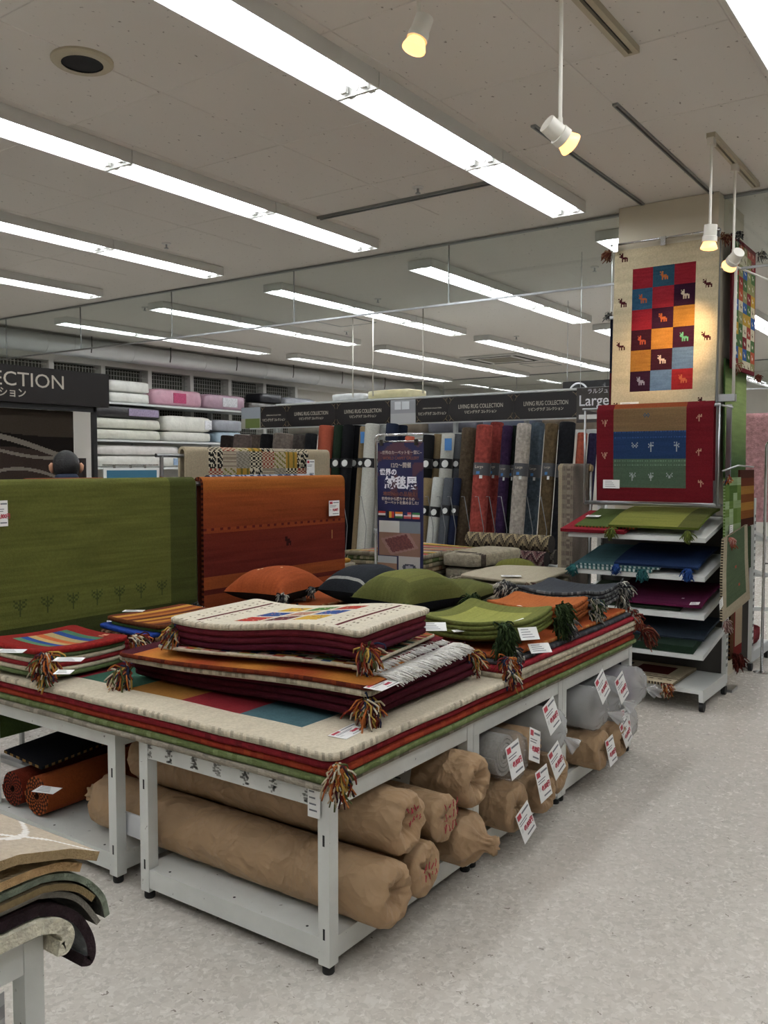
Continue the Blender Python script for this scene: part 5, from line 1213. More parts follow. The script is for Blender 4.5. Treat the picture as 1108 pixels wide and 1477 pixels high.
# ================================================================ ROLL CARPET WALL AND ITS SIGNS
M_SIGN = mat('dark_sign_board', '171314', .4, .05, 5); M_SIGNTXT = mat('champagne_lettering', 'b8b0a4', .5, 0); M_GOLD = mat('dull_gold_print', '6d5d48', .5, 0)
XS = 8.9
wall_r = thing('carpet_roll_rack', 'white steel rack with sign fascia that holds the standing carpet rolls', 'rack', (9.2, 6.0, 0))
for y in (3.6, 4.55, 5.5, 6.45, 7.4, 8.35): MB().box((9.28, y - .02, 0), (9.34, y + .02, 2.45)).build('upright', M_SHELF, wall_r)
for z in (.25, 1.95, 2.12): MB().box((9.26, 3.0, z), (9.28, 8.9, z + .05)).build('crossbar', M_SHELF, wall_r)
MB().box((8.30, 3.0, 0), (9.34, 8.9, .12)).build('plinth', M_SHELF, wall_r)
bounds = [348, 376, 414, 485, 563, 600, 647, 741, 835]
def sign_panel(i, x0, x1):
    pa, pb = PX(x0, 600, XS), PX(x1, 600, XS); za, zb = 2.115, 2.40; ya, yb = pa.y - .004, pb.y + .004; photo = i in (0, 4); small = i in (1, 5)
    lab = ['small room photo panel at the end of the roll carpet fascia', 'short rug collection sign beside the end photo panel', 'rug collection sign panel above the brown shaggy roll tops', 'rug collection sign panel above the black and white rolls', 'room photo panel in the middle of the roll carpet fascia', 'short rug collection sign beside the middle photo panel', 'rug collection sign panel above the red shaggy rolls', 'rug collection sign panel above the pale and blue shaggy rolls'][i]
    r = thing('sign_panel', lab, 'sign', (XS, (ya + yb) / 2, za), 'roll carpet fascia panels')
    if photo:
        def f(u, v):
            if i == 0: return hx('5f6d38') if v < .45 and .2 < u < .95 else (hx('8a9098') if v > .45 else hx('9a968c'))
            return hx('c8ccd0') if (.15 < u < .75 and .6 < v < .92 and abs(u - .45) > .02) else (hx('8a8c90') if v > .4 else hx('a2a2a4'))
        sheet('photo_board', '', '', [(XS, ya, za), (XS, ya, zb)], (0, yb - ya, 0), .02, (24, 24), f, '222222', m=M_PRINT, parent=r); return
    b = MB().box((XS, yb, za), (XS + .02, ya, zb)).build('board', M_SIGN, r)
    cy = (ya + yb) / 2; w_ = ya - yb
    text('LIVING RUG COLLECTION', .022 if small else .068, (XS - .001, cy, za + .165), RTV, UPV, b, M_SIGNTXT, xs=min(1, .74 * w_ / .86) if not small else 1)
    text('リビングラグ コレクション', .042 if small else .040, (XS - .001, cy, za + .100), RTV, UPV, b, M_SIGNTXT, bold=.0006, xs=.86 if not small else min(1, w_ / .58))
    for sy in (-1, 1):
        for sz in (-1, 1):
            y_, z_ = cy + sy * (w_ / 2 - .03), (za + zb) / 2 + sz * .115; m = MB()
            m.tube([(XS - .002, y_ + sy * .02, z_ - sz * .05), (XS - .002, y_, z_ - sz * .01), (XS - .002, y_ - sy * .04, z_ + sz * .018)], .003, 5); m.tube([(XS - .002, y_ + sy * .02, z_ + sz * .018), (XS - .002, y_ - sy * .008, z_ - sz * .012)], .005, 5); m.build('corner_ornament', M_GOLD, b)
for i in range(8): sign_panel(i, bounds[i], bounds[i + 1])
for px in (509, 538, 610):
    p = PX(px, 580, XS + .01); MB().tube([(XS + .012, p.y, 2.462), (XS + .012, p.y, H)], .008, 6).build('hanging_rod', M_SPOT, wall_r, True)

M_ROLL = mat('cut_pile_roll', rough=.9, var=.12, vscale=60, bump=.3, bscale=180, attr=True, spec=.1, sat=.9, val=.9)
M_BLKBAND = mat('black_paper_band', '17181a', .4, .02); M_GREYBAND = mat('grey_paper_band', '45464a', .4, .03); M_OVAL = mat('white_oval_label', 'd0d2d0', .5, .02); M_BLUELAB = mat('blue_sticker', '3f74ae', .5, .02)
def standing_roll(lab, x0, x1, ytop, col, X, band=None, bandy=None, ybot=800, lean=0.0, shag=False, sticker=False):
    """carpet roll standing on the plinth and leaning back; x0, x1, ytop are where its top shows in the photograph"""
    pa, pb = PX(x0, ytop, X), PX(x1, ytop, X); r = max(.045, (pa.y - pb.y) / 2 * .90); cy = (pa.y + pb.y) / 2; zt = min(pa.z, 2.10); z0 = .121
    top = Vector((X, cy, zt)); bot = Vector((X - .15, cy + lean, z0)); ax = (top - bot).normalized()
    o = MB(); n = 24; c = hx(col); u = Vector((0, 1, 0)); u = (u - ax * u.dot(ax)).normalized(); v = ax.cross(u); L = (top - bot).length; N_ = 26 if shag else 6
    for i in range(N_ + 1):
        for k in range(n):
            th = 2 * math.pi * k / n; g = 1 + (.035 * noise.noise(Vector((math.cos(th) * 3 + cy * 7, math.sin(th) * 3, i * .6))) if shag else 0); p = bot + ax * (L * i / N_) + (u * math.cos(th) + v * math.sin(th)) * r * g; p.z = max(p.z, z0); o.v.append(p)
    for i in range(N_):
        for k in range(n):
            k2 = (k + 1) % n; o.f.append([i * n + k, i * n + k2, (i + 1) * n + k2, (i + 1) * n + k]); o.c.append(shade(c, 1 + .25 * noise.noise(Vector((k * .5, i * .5 + cy, 3))) if shag else 1))
    # top end: spiral recess
    base = len(o.v)
    for j, f in enumerate((.82, .80, .55, .52, .25, .05)):
        for k in range(n):
            th = 2 * math.pi * k / n; o.v.append(top + ax * (.012 if j in (0, 3) else (-.006 if j in (1, 4) else .004)) + (u * math.cos(th) + v * math.sin(th)) * r * f)
    prev = N_ * n
    for j in range(6):
        for k in range(n):
            k2 = (k + 1) % n; o.f.append([prev + k, prev + k2, base + j * n + k2, base + j * n + k]); o.c.append(shade(c, .55 if j in (1, 4) else .9))
        prev = base + j * n
    o.f.append([prev + k for k in range(n)]); o.c.append(shade(c, .3)); o.f.append([k for k in range(n)][::-1]); o.c.append(shade(c, .5))
    ob = o.build('carpet_roll', M_FLEECE if shag else M_ROLL, None, True, loc=(bot.x, bot.y, z0), auto=.9); tag(ob, lab, 'carpet roll', 'standing carpet rolls')
    for kind, by in (band or []):
        zc = PX((x0 + x1) / 2, by, X - .1).z; s = (zc - bot.z) / ax.z; h = .058 if kind == 'b' else .07
        bd = MB().tube([bot + ax * (s - h), bot + ax * (s + h)], r * 1.03, 24).build('paper_band', M_BLKBAND if kind == 'b' else M_GREYBAND, ob, True, auto=.6)
        q = bot + ax * s; nd = Vector((-.9, -.35, .1)).normalized(); q2 = q + Vector((-math.cos(.35), -math.sin(.35), 0)) * r * 1.035
        if kind == 'b':
            m = MB(); rr = min(.042, r * .5); uu = Vector((-math.sin(.35), math.cos(.35), 0)); fc_ = [q2 + Vector((-.004, -.001, 0)) + uu * rr * math.cos(t * math.pi / 8) + ax * rr * 1.15 * math.sin(t * math.pi / 8) for t in range(16)]
            bk = [p + Vector((.012, .004, 0)) for p in fc_]; m.add(fc_ + bk, [list(range(16))[::-1]] + [(k, (k + 1) % 16, 16 + (k + 1) % 16, 16 + k) for k in range(16)]).build('oval_label', M_OVAL, bd)
        else:
            uu = Vector((-math.sin(.35), math.cos(.35), 0)); T = Matrix(((-uu.x, ax.x, -math.cos(.35), q2.x), (-uu.y, ax.y, -math.sin(.35), q2.y), (0, ax.z, 0, q2.z), (0, 0, 0, 1)))
            text('Large', r * .5, T @ Vector((-r * .2, .03, .004)), -uu, ax, bd, M_SIGNTXT, xs=.9)
            MB().box((-r * .5, -.05, -.004), (-r * .1, -.02, .003), None, T).build('size_sticker', M_BLUELAB, bd); MB().box((-r * .1, -.10, -.004), (r * .25, -.065, .003), None, T).build('price_tag', M_OVAL, bd)
    if sticker:
        q = PX((x0 + x1) / 2, ytop + 14, X - r * 1.05 - .02); MB().box((q.x - .012, q.y - .045, q.z - .07), (q.x + .001, q.y + .045, q.z + .07)).build('blue_label', M_BLUELAB, ob)
    return ob
RL = [ # label, x0, x1, ytop, colour, X, bands, shag, sticker
    ('bright orange carpet roll standing beside the dark rolls', 462, 482, 613, 'a84420', 8.85, [('b', 668)], 0, 0), ('very dark green carpet roll next to the orange roll', 483, 497, 614, '1d2a1e', 8.85, [('b', 668)], 0, 0),
    ('black carpet roll next to the very dark green roll', 496, 511, 613, '151518', 8.85, [('b', 668)], 0, 0), ('black carpet roll next to the slim tan roll', 509, 523, 614, '17171a', 9.04, [('b', 668)], 0, 0),
    ('slim tan carpet roll half behind the tall white roll', 520, 530, 617, '7d6a4c', 8.86, [('b', 668)], 0, 1), ('tall white carpet roll next to the banner pole', 528, 547, 613, 'b7b7ae', 8.80, [('b', 668)], 0, 0),
    ('second white carpet roll behind the banner pole', 546, 557, 614, 'a9aba6', 9.04, [('b', 668)], 0, 0), ('navy carpet roll behind the top of the banner', 558, 575, 612, '1d2438', 8.9, [('b', 668)], 0, 0), ('second navy carpet roll behind the top of the banner', 575, 588, 615, '1b2234', 9.04, [], 0, 0), ('short orange carpet roll peeking above the banner', 585, 598, 631, 'a84420', 8.9, [], 0, 0),
    ('black carpet roll right beside the banner edge', 611, 627, 629, '1a1a1c', 8.9, [('b', 669)], 0, 0), ('tan carpet roll in the back row beside the banner', 626, 640, 628, '7d6a4a', 9.04, [('b', 669)], 0, 0), ('white carpet roll with a blue label in the back row', 638, 656, 627, 'b4b4ab', 8.9, [('b', 669)], 0, 1), ('grey carpet roll in the back row', 655, 669, 628, '55585c', 9.04, [('b', 669)], 0, 0),
    ('short tan carpet roll in the front row', 611, 624, 691, '7d6a4a', 8.62, [('b', 737)], 0, 0), ('short white carpet roll in the front row', 625, 640, 690, 'b4b6b0', 8.6, [('b', 739)], 0, 0), ('short grey carpet roll in the front row', 641, 655, 691, '50545a', 8.6, [('b', 737)], 0, 0), ('short navy carpet roll in the front row', 656, 665, 691, '1b2238', 8.62, [('b', 737)], 0, 0),
    ('brown mottled shaggy carpet roll beside the red ones', 667, 688, 619, '4f4232', 8.8, [], 1, 0), ('front red shaggy carpet roll with a grey band', 688, 712, 615, '8f2f22', 8.72, [('g', 677)], 1, 0), ('rear red shaggy carpet roll with a grey band', 708, 727, 611, '8a2a20', 9.04, [('g', 677)], 1, 0), ('purple shaggy carpet roll', 725, 740, 616, '33203f', 8.8, [('g', 680)], 1, 0), ('black green shaggy carpet roll next to the purple one', 739, 749, 616, '1c231f', 8.9, [('g', 680)], 1, 0),
    ('pale cream shaggy carpet roll', 746, 767, 613, 'a59c92', 8.72, [('g', 678)], 1, 0), ('blue grey shaggy carpet roll', 767, 786, 612, '46525c', 8.97, [('g', 680)], 1, 0), ('olive brown shaggy carpet roll', 787, 806, 613, '57472f', 8.72, [('g', 678)], 1, 0), ('black shaggy carpet roll at the end of the shaggy row', 807, 831, 611, '1d1e22', 8.78, [('g', 680)], 1, 0), ('short orange shaggy carpet roll near the shelf rack', 833, 848, 626, '9c3f20', 8.8, [], 1, 0), ('short dark purple shaggy carpet roll near the shelf rack', 849, 863, 627, '25203a', 8.85, [], 1, 0),
    ('dark brown shaggy roll top behind the beige patchwork rug', 321, 339, 630, '2a2422', 8.7, [], 1, 0), ('grey brown shaggy roll top behind the beige patchwork rug', 340, 361, 629, '5c504a', 8.65, [], 1, 0), ('second grey brown shaggy roll top behind the beige patchwork rug', 361, 378, 629, '54483f', 9.04, [], 1, 0), ('black shaggy roll top behind the beige patchwork rug', 378, 394, 628, '171719', 8.7, [], 1, 0), ('taupe shaggy roll top behind the beige patchwork rug', 397, 421, 627, '6a6058', 8.65, [], 1, 0), ('taupe grey shaggy roll top beside the taupe one', 424, 440, 628, '4a4440', 9.0, [], 1, 0), ('charcoal shaggy roll top next to the orange roll', 442, 457, 627, '1c1d20', 8.6, [], 1, 0)]
for lab, x0, x1, yt, c, X, bands, sg, st in RL: standing_roll(lab, x0, x1, yt, c, X, bands, None, 800, .065, bool(sg), bool(st))
for i, px in enumerate((505, 532, 612, 628, 645, 660, 680, 700, 716, 733, 770, 790)):
    p = PX(px, 716, 8.45); MB().tube([(8.335, p.y + .06, p.z), (8.33, p.y + .02, p.z), (8.33, p.y - .05, p.z - .35), (8.335, p.y + .02, .12)], .004, 6).build('wire_divider', mat('grey_wire', '6d6f71', .5), wall_r, True)
# goods stored above the rack
def puffy(mb, lo, hi, seed, e=.28, n=22, amp=.03, col=None):
    lo = Vector(lo); hi = Vector(hi); c = (lo + hi) / 2; s = (hi - lo) / 2; o = len(mb.v); m_ = 12
    def pw(a): return math.copysign(abs(a) ** e, a)
    for j in range(m_ + 1):
        ph = -math.pi / 2 + math.pi * j / m_
        for k in range(n):
            th = 2 * math.pi * k / n; d = Vector((pw(math.cos(ph)) * pw(math.cos(th)), pw(math.cos(ph)) * pw(math.sin(th)), pw(math.sin(ph)) if abs(math.sin(ph)) > 1e-6 else 0)); g = 1 + amp * noise.noise(Vector((d.x * 2.2 + seed, d.y * 2.2, d.z * 2.2)))
            q = c + Vector((d.x * s.x * g, d.y * s.y * g, d.z * s.z * (1 + amp * 2 * noise.noise(Vector((d.x * 3, d.y * 3 + seed, 0)))))); q.z = max(q.z, lo.z); mb.v.append(q)
    for j in range(m_):
        for k in range(n): k2 = (k + 1) % n; mb.f.append([o + j * n + k, o + j * n + k2, o + (j + 1) * n + k2, o + (j + 1) * n + k]); mb.c.append(col or (1, 1, 1))
    return mb
M_QUILT = {}
def quilt_mat(c):
    if c not in M_QUILT: M_QUILT[c] = mat('bagged_bedding_' + c, c, .28, .16, 9, .5, 16, spec=.6)
    return M_QUILT[c]
def bedding(lab, x0, y0, x1, y1, c, Y=11.02, depth=.5, label=None, grp='packed bedding on the wall shelves'):
    """packed bedding whose front shows between photo corners (x0, y0) and (x1, y1)"""
    a_ = PY((x0 + x1) / 2, y1, Y); zb = a_.z; zt = PY((x0 + x1) / 2, y0, Y).z; xa = PY(x0, (y0 + y1) / 2, Y).x; xb = PY(x1, (y0 + y1) / 2, Y).x
    r = thing('bedding_pack', lab, 'bedding', ((xa + xb) / 2, Y + depth / 2, zb), grp)
    puffy(MB(), (xa + .01, Y, zb), (xb - .01, Y + depth, zt), x0 * .37).build('quilt', quilt_mat(c), r, True)
    MB().tube([(xa + .01, Y - .004, (zb + zt) / 2), (xb - .01, Y - .004, (zb + zt) / 2)], .006, 5).build('bag_seam', quilt_mat(c), r, True)
    if label:
        q0, q1, cl = label; MB().box((xa + (xb - xa) * q0, Y - .008, zb + (zt - zb) * .2), (xa + (xb - xa) * q1, Y + .01, zb + (zt - zb) * .8)).build('label', mat('bed_label_' + cl, cl, .4, .25, 40), r)
    return zb
BS = thing('bedding_shelves', 'white wall shelving stacked with packed bedding', 'shelf', (10.5, 11.3, 0))
zs = []
for (px0, py0) in ((260, 586.5), (260, 637), (250, 674), (250, 720)):
    z = PY(px0, py0, 11.0).z; MB().box((7.6, 10.98, z - .03), (14.2, 11.58, z)).build('shelf_board', M_SHELF, BS); zs.append(z)
for x in (7.6, 9.3, 11.0, 12.7, 14.17): MB().box((x, 11.5, 0), (x + .04, 11.58, 2.75)).build('shelf_post', M_SHELF, BS)
def bed_row(z, items):
    for lab, x0, x1, h, c, lb in items:
        # height in metres from the shelf; x from the photograph
        y_ref = 0
        Y = 11.02; xm = (x0 + x1) / 2; xa = PY(x0, 640, Y).x; xb = PY(x1, 640, Y).x; z0, z1 = z + h[0], z + h[1]
        r = thing('bedding_pack', lab, 'bedding', ((xa + xb) / 2, Y + .25, z0), 'packed bedding on the wall shelves')
        puffy(MB(), (xa + .01, Y, z0 + .002), (xb - .01, Y + .46, z1), x0 * .37).build('quilt', quilt_mat(c), r, True)
        if lb: MB().box((xa + (xb - xa) * lb[0], Y - .008, z0 + (z1 - z0) * .2), (xa + (xb - xa) * lb[1], Y + .01, z0 + (z1 - z0) * .8)).build('label', mat('bed_label_' + lb[2], lb[2], .4, .25, 40), r)
bed_row(zs[0], [('lower white quilt pack at the sign end of the top shelf', 160, 220, (0, .16), 'd2d2cc', None), ('upper white quilt pack at the sign end of the top shelf', 160, 220, (.165, .34), 'd6d6d0', None), ('pink quilt pack with a magenta label on the top shelf', 222, 296, (0, .27), 'b58a98', (.38, .62, 'a83a62')), ('dusty pink patterned quilt pack with a white label on the top shelf', 297, 357, (0, .26), 'a58896', (.4, .75, 'c8c8cc')), ('dark wrapped blanket pack at the end of the top shelf', 361, 409, (0, .18), '4c4844', None), ('black glossy pack on the dark blanket pack', 378, 410, (.185, .36), '23242a', None), ('silver crinkled bedding pack on the top shelf', 412, 458, (0, .33), '8d9097', None)])
bed_row(zs[1], [('lower cream quilt pack beside the sign post, second shelf', 134, 236, (0, .16), 'c2c1b4', None), ('upper cream quilt pack beside the sign post, second shelf', 134, 236, (.165, .33), 'c6c5b8', None), ('flat black boxed mattress pad with a lilac label', 128, 236, (.335, .52), '1f1d20', (.52, .93, '8a7d95')), ('lower white quilt pack in the middle of the second shelf', 238, 308, (0, .16), 'cfcec5', None), ('upper white quilt pack in the middle of the second shelf', 238, 308, (.165, .42), 'd2d1c8', (.82, .96, 'd8dade')), ('light blue bedding pack at the end of the second shelf', 314, 352, (0, .19), '93a6b4', None), ('silver bedding pack above the light blue one', 312, 352, (.195, .40), '8d9097', None)])
bed_row(zs[2], [('lower white quilt pack on the third shelf', 136, 262, (0, .18), 'c9c8c0', (.9, .98, '8fa4c0')), ('upper white quilt pack on the third shelf', 138, 262, (.185, .34), 'ccc8c4', None), ('row of pale blue boxed pillows on the third shelf', 270, 325, (0, .22), '9fb2c4', None)])
bed_row(zs[3], [('grey quilt pack on the lowest visible shelf', 140, 200, (0, .3), '9a9a94', None)])
ZB = 2.464
for i, (lab, y0, y1, z0, z1, c) in enumerate((('cream packed cushion on top of the roll rack', 6.2, 6.9, ZB, ZB + .12, 'b8b08a'), ('white flat box on top of the roll rack', 6.95, 7.5, ZB, ZB + .1, 'c4c6c6'))):
    r = thing('bedding_pack', lab, 'bedding', (9.5, (y0 + y1) / 2, z0)); puffy(MB(), (9.36, y0, z0), (9.8, y1, z1), i).build('quilt', quilt_mat(c), r, True)
MB().box((9.25, 3.55, 2.44), (9.9, 8.4, 2.46)).build('top_shelf', M_SHELF, wall_r)
for i in range(6):
    y0 = 3.7 + i * .78; c = ('9a8c7c', '7a8296', '8a8c98', 'a89a88', '6a7488', '9a9488')[i]
    r = thing('bedding_pack', ('folded tan bedding', 'folded blue grey bedding', 'silver patterned bedding', 'folded beige bedding', 'slate blue bedding', 'pale tan bedding')[i] + ' on the rack shelf behind the standing rolls', 'bedding', (9.45, y0 + .35, 2.0)); puffy(MB(), (9.35, y0, 2.001), (9.75, y0 + .7, 2.22), i + 3).build('quilt', quilt_mat(c), r, True)
MB().box((9.28, 3.55, 1.98), (9.9, 8.4, 2.0)).build('rear_shelf', M_SHELF, wall_r)

# ================================================================ LEFT SIGN WITH WAVE RUG
SY = 6.0
ls = thing('shop_sign', 'large dark rug collection sign board with pale lettering on black posts', 'sign', (3.8, SY, 0))
bd = MB().box((1.6, SY, 2.072), (4.61, SY + .12, 2.342)).build('board', M_SIGN, ls)
text('LIVING RUG COLLECTION', .148, (PY(94, 560, SY).x, SY - .001, 2.235), (1, 0, 0), UPV, bd, M_SIGNTXT, align='RIGHT', xs=1.12)
text('リビングラグ コレクション', .075, (PY(38, 569, SY).x, SY - .001, 2.135), (1, 0, 0), UPV, bd, M_SIGNTXT, align='RIGHT', bold=.001)
for x in (1.65, 4.475): MB().box((x, SY + .03, 0), (x + .035, SY + .065, 2.072)).build('post', M_DARK, ls)
MB().box((1.65, SY + .03, 2.03), (4.5, SY + .065, 2.072)).build('crossbar', M_DARK, ls)
def wave_rug(u, v):
    c = hx('1b1613') if v > .1 else hx('241c18')
    t = math.sin(u * 6.0 - 3.1)
    if v < .28 + .16 * math.sin(u * 7 + 2.4): c = hx('1d1716')
    elif v < .6 + .12 * math.sin(u * 6.2 - 3.2): c = hx('3a2f2a')
    elif v > .86 + .06 * math.sin(u * 5): c = hx('3d352d')
    for off, amp, ph, base, wd in ((0, .12, -2.6, .70, .02), (0, .10, -1.2, .74, .012), (0, .20, -3.6, .36, .012), (0, .14, -2.9, .26, .02)):
        if abs(v - base - amp * math.sin(u * 6.4 + ph)) < wd: c = hx('7a7268')
    return c
sheet('hanging_rug', 'dark brown rug with pale flowing wave lines below the big sign', 'rug', [(1.75, SY + .09, 1.0), (1.75, SY + .09, 2.03)], (2.58, 0, 0), .012, (300, 150), wave_rug, '241c18')
for i, (x, h_, c, lab) in enumerate(((4.40, 1.84, '4a3428', 'slim brown carpet roll leaning beside the wave rug'), (4.44, 1.66, '231a18', 'dark brown carpet roll standing by the black sign post'))):
    o = MB().tube([(x, SY + .30 - i * .16, 0), (x + .0, SY + .32 - i * .16, h_)], .035 if i == 0 else .045, 16).build('carpet_roll', mat('roll_' + c, c, .8, .1), None, True, loc=(x, SY + .3 - i * .16, 0), auto=.6); tag(o, lab, 'carpet roll')
wp = struct(MB().box((4.63, 6.5, 0), (4.80, 6.55, 2.2)).build('wall_partition', M_WALL))
ps2 = thing('price_sign', 'small white sign with a teal band clipped above the green rug', 'sign', (3.2, 4.0, 1.5))
a_ = PY(148, 690, 4.02); b_ = PY(228, 675, 4.02)
MB().box((a_.x, 4.01, 1.50), (b_.x, 4.014, b_.z), WHT).box((a_.x + .02, 4.008, 1.52), (b_.x - .02, 4.0101, b_.z - .012), hx('3a6f8a')).build('card', M_PRINT, ps2)
for f in (.2, .75):
    x = a_.x + (b_.x - a_.x) * f; MB().tube([(x, 4.016, b_.z - .02), (x, 4.02, b_.z + .02)], .006, 6).build('clip', M_CHROME, ps2)
MB().tube([(a_.x, 4.02, b_.z + .018), (b_.x, 4.02, b_.z + .018)], .004, 6).build('sign_rail', M_CHROME, ps2); MB().tube([((a_.x + b_.x) / 2, 4.025, 0), ((a_.x + b_.x) / 2, 4.025, b_.z + .018)], .006, 6).build('stem', M_CHROME, ps2)

# ================================================================ FAR TABLES WITH FOLDED RUGS
display_table('white metal display table of striped folded rugs beyond the banner', 6.35, 7.55, 3.18, 5.25)
display_table('white metal display table of cream folded rugs beside the shelf rack', 5.45, 6.24, 2.60, 3.22)
fw_ = lambda x, y: .012 * math.sin(x * 4 + y * 3) + .012
z = .60
for i, (c, lab) in enumerate((('4a4438', 'lowest dark folded rug of the striped pile'), ('6a4a38', 'brown folded rug of the striped pile'), ('7d7460', 'grey beige folded rug of the striped pile'), ('4d5a34', 'olive folded rug of the striped pile'))):
    slab('folded_rug', lab, 'rug', 6.38, 7.5, 4.10, 4.95, z, .04, c, c, (20, 24), fw_, rc=.05, edge2='b8a888'); z += .041
STR = ['8a8a80', 'a8342c', '5c6a3c', 'b8913a', 'b0a892', '4a5a58', '8a3a34']
o = slab('folded_rug', 'multicoloured striped folded rug beyond the banner', 'rug', 6.36, 7.5, 4.09, 4.97, z, .045, lambda u, v: abrash(hx(STR[int(u * 17 + v * 2) % 7]), u, v, 2, .1), '8f8672', (68, 30), fw_, rc=.06, edge2='5a5044')
tassel(o, (6.38, 4.15, z - .02), (-.7, -.5, -.6), .09, MIXED, 60, head=.02); tassel(o, (6.37, 4.2, z - .07), (-.7, -.5, -.6), .09, MIXED, 60, seed=3, head=.02)
def puff_rug(lab, lo, hi, c, seed, band=None, n=40):
    mb = MB(); puffy(mb, lo, hi, seed, .34, n, .04, hx(c))
    if band:
        for k in range(len(mb.f)):
            zc = sum(mb.v[i].x for i in mb.f[k]) / len(mb.f[k]); f = (zc - lo[0]) / (hi[0] - lo[0])
            if band[0] < f < band[1]: mb.c[k] = hx(band[2])
    o = mb.build('folded_rug', M_FLEECE, None, True, loc=((lo[0] + hi[0]) / 2, (lo[1] + hi[1]) / 2, lo[2])); return tag(o, lab, 'rug', 'folded rugs on the far tables')
puff_rug('lower oatmeal wool rug folded beside the striped pile', (6.62, 3.68, .60), (7.5, 4.06, .71), '8f8672', 3)
puff_rug('thick oatmeal wool rug with a dark line folded beside the striped pile', (6.60, 3.67, .711), (7.5, 4.07, .84), '958b76', 5, (.1, .16, '4a4038'))
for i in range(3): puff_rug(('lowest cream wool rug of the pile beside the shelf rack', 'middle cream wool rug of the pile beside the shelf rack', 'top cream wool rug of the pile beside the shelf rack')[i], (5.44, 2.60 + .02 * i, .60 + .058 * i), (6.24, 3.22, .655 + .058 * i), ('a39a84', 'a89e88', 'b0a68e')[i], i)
cf = bpy.data.objects['folded_rug'] if 'folded_rug' in bpy.data.objects else None
fr3 = slab('folded_rug', 'thin cream fringed rug with a price card on the cream pile', 'rug', 5.46, 6.2, 2.62, 3.20, .785, .02, solid('b5ab94', 4, .08), 'a89e88', (30, 30), fw_, rc=.05); tassel(fr3, (5.45, 2.62, .78), (-.6, -.5, -.8), .1, [hx(c) for c in ('a39a84', '7a6a5a', '5a3a34')], 70, head=.03); tassel(fr3, (5.45, 3.18, .78), (-.7, .3, -.8), .1, [hx(c) for c in ('a39a84', '8a8070')], 60, head=.03)
price_card(fr3, (5.6, 2.85, .822), (.5, -.8, 0), (.8, .5, 0), .14, .07, '', plain=True)
cushion('yellow green round cushion lying behind the cream pile', (6.75, 3.40, .607), .5, .4, .2, .4, lambda u, v: abrash(hx('6a6a2c'), u, v, 9, .2), '3a4420', (), DGREEN)
display_table('low white stand under the patterned rolls', 7.75, 8.30, 3.45, 4.95, .60)
def lattice(c1, c2, c3):
    def f(a, s):
        q = (abs(((s * 7) % 1) - .5) * 2 + a * 5) % 1; return hx(c1) if q < .3 else (hx(c2) if q < .65 else hx(c3))
    return f
for i, (lab, x, z, r, cs_) in enumerate((('patterned rug roll with beige zigzag lozenges lying above the others', 7.98, .83, .085, ('9a8a6a', '3a322c', '6d6250')), ('patterned rug roll with fine wine red lattice', 7.87, .69, .075, ('6a4a4a', '8a7a70', '3a2428')), ('grey patterned rug roll at the bottom of the roll pile', 8.10, .69, .075, ('6a645c', '4a463f', '857d70')))):
    mb = MB(); n = 24; N_ = 70; f = lattice(*cs_); y0, y1 = 3.62, 4.55
    for k in range(N_ + 1):
        for j in range(n): th = 2 * math.pi * j / n; mb.v.append(Vector((x + r * math.cos(th), y0 + (y1 - y0) * k / N_, z + r * math.sin(th))))
    for k in range(N_):
        for j in range(n): j2 = (j + 1) % n; mb.f.append([k * n + j, (k + 1) * n + j, (k + 1) * n + j2, k * n + j2]); mb.c.append(f(j / n, k / N_))
    mb.f.append(list(range(n))[::-1]); mb.c.append(hx('2a2624')); mb.f.append([N_ * n + j for j in range(n)]); mb.c.append(hx('2a2624'))
    tag(mb.build('rug_roll', M_RUG, None, True, loc=(x, 4.1, z - r), auto=.9), lab, 'rug roll', 'patterned rolls on the low stand')
# small colourful pile left of the banner
z = .60
display_table('white metal display table with a small colourful rug pile beside the banner', 6.0, 6.9, 4.72, 5.6) if False else None
for i, (c, lab) in enumerate((('55622f', 'moss green rug at the bottom of the small pile by the banner'), ('7a6d5c', 'grey brown rug in the small pile by the banner'), ('3d2f28', 'dark brown rug in the small pile by the banner'), ('a39a88', 'cream and red flecked rug in the small pile by the banner'), ('a87c28', 'mustard yellow rug on top of the small pile by the banner'))):
    slab('folded_rug', lab, 'rug', 5.95, 6.3 - .03 * i, 4.58 + .03 * i, 5.05, z, .035, (lambda u, v, c=c: hx(random.Random(int(u * 20) + int(v * 20) * 31).choice([c, '7a2a24', 'b0a48c', c, c]))) if i == 3 else c, c, (20, 20), lambda x, y: .004, rc=.05); z += .036
display_table('white metal display table under the small rug pile by the banner', 5.91, 6.32, 4.52, 5.12)

# ================================================================ RUG ON THE ROUND BAR BESIDE THE SHELF RACK
def runner(u, v):
    c = hx('857a6c'); q = abs(((v * 44) % 1) - .5) * 2
    if abs(u - .35) < .05: c = hx('8f8476') if q > .5 else hx('6d6258')
    elif u < .12: c = hx('a39880')
    elif u > .5: c = mixc(hx('7d7268'), hx('4a443e'), .5 + .5 * noise.noise(Vector((u * 5, v * 9, 1))))
    elif int(u * 40) % 2 and int(v * 60) % 2: c = hx('6d6258')
    return c
RX = 6.30
run = thing('runner_stand', 'steel stand carrying the taupe runner beside the shelf rack', 'rack', (RX, 2.7, 0))
MB().tube([(RX, 2.535, 1.58), (RX, 2.80, 1.58)], .025, 16).build('round_bar', mat('cardboard_tube', 'a08a66', .7), run, True, auto=.6)
for y in (2.55,): MB().tube([(RX, y, 0), (RX, y, 1.58)], .012, 8).build('post', M_STEEL, run, True); MB().box((RX - .2, y - .02, 0), (RX + .2, y + .02, .02)).build('foot', M_STEEL, run)
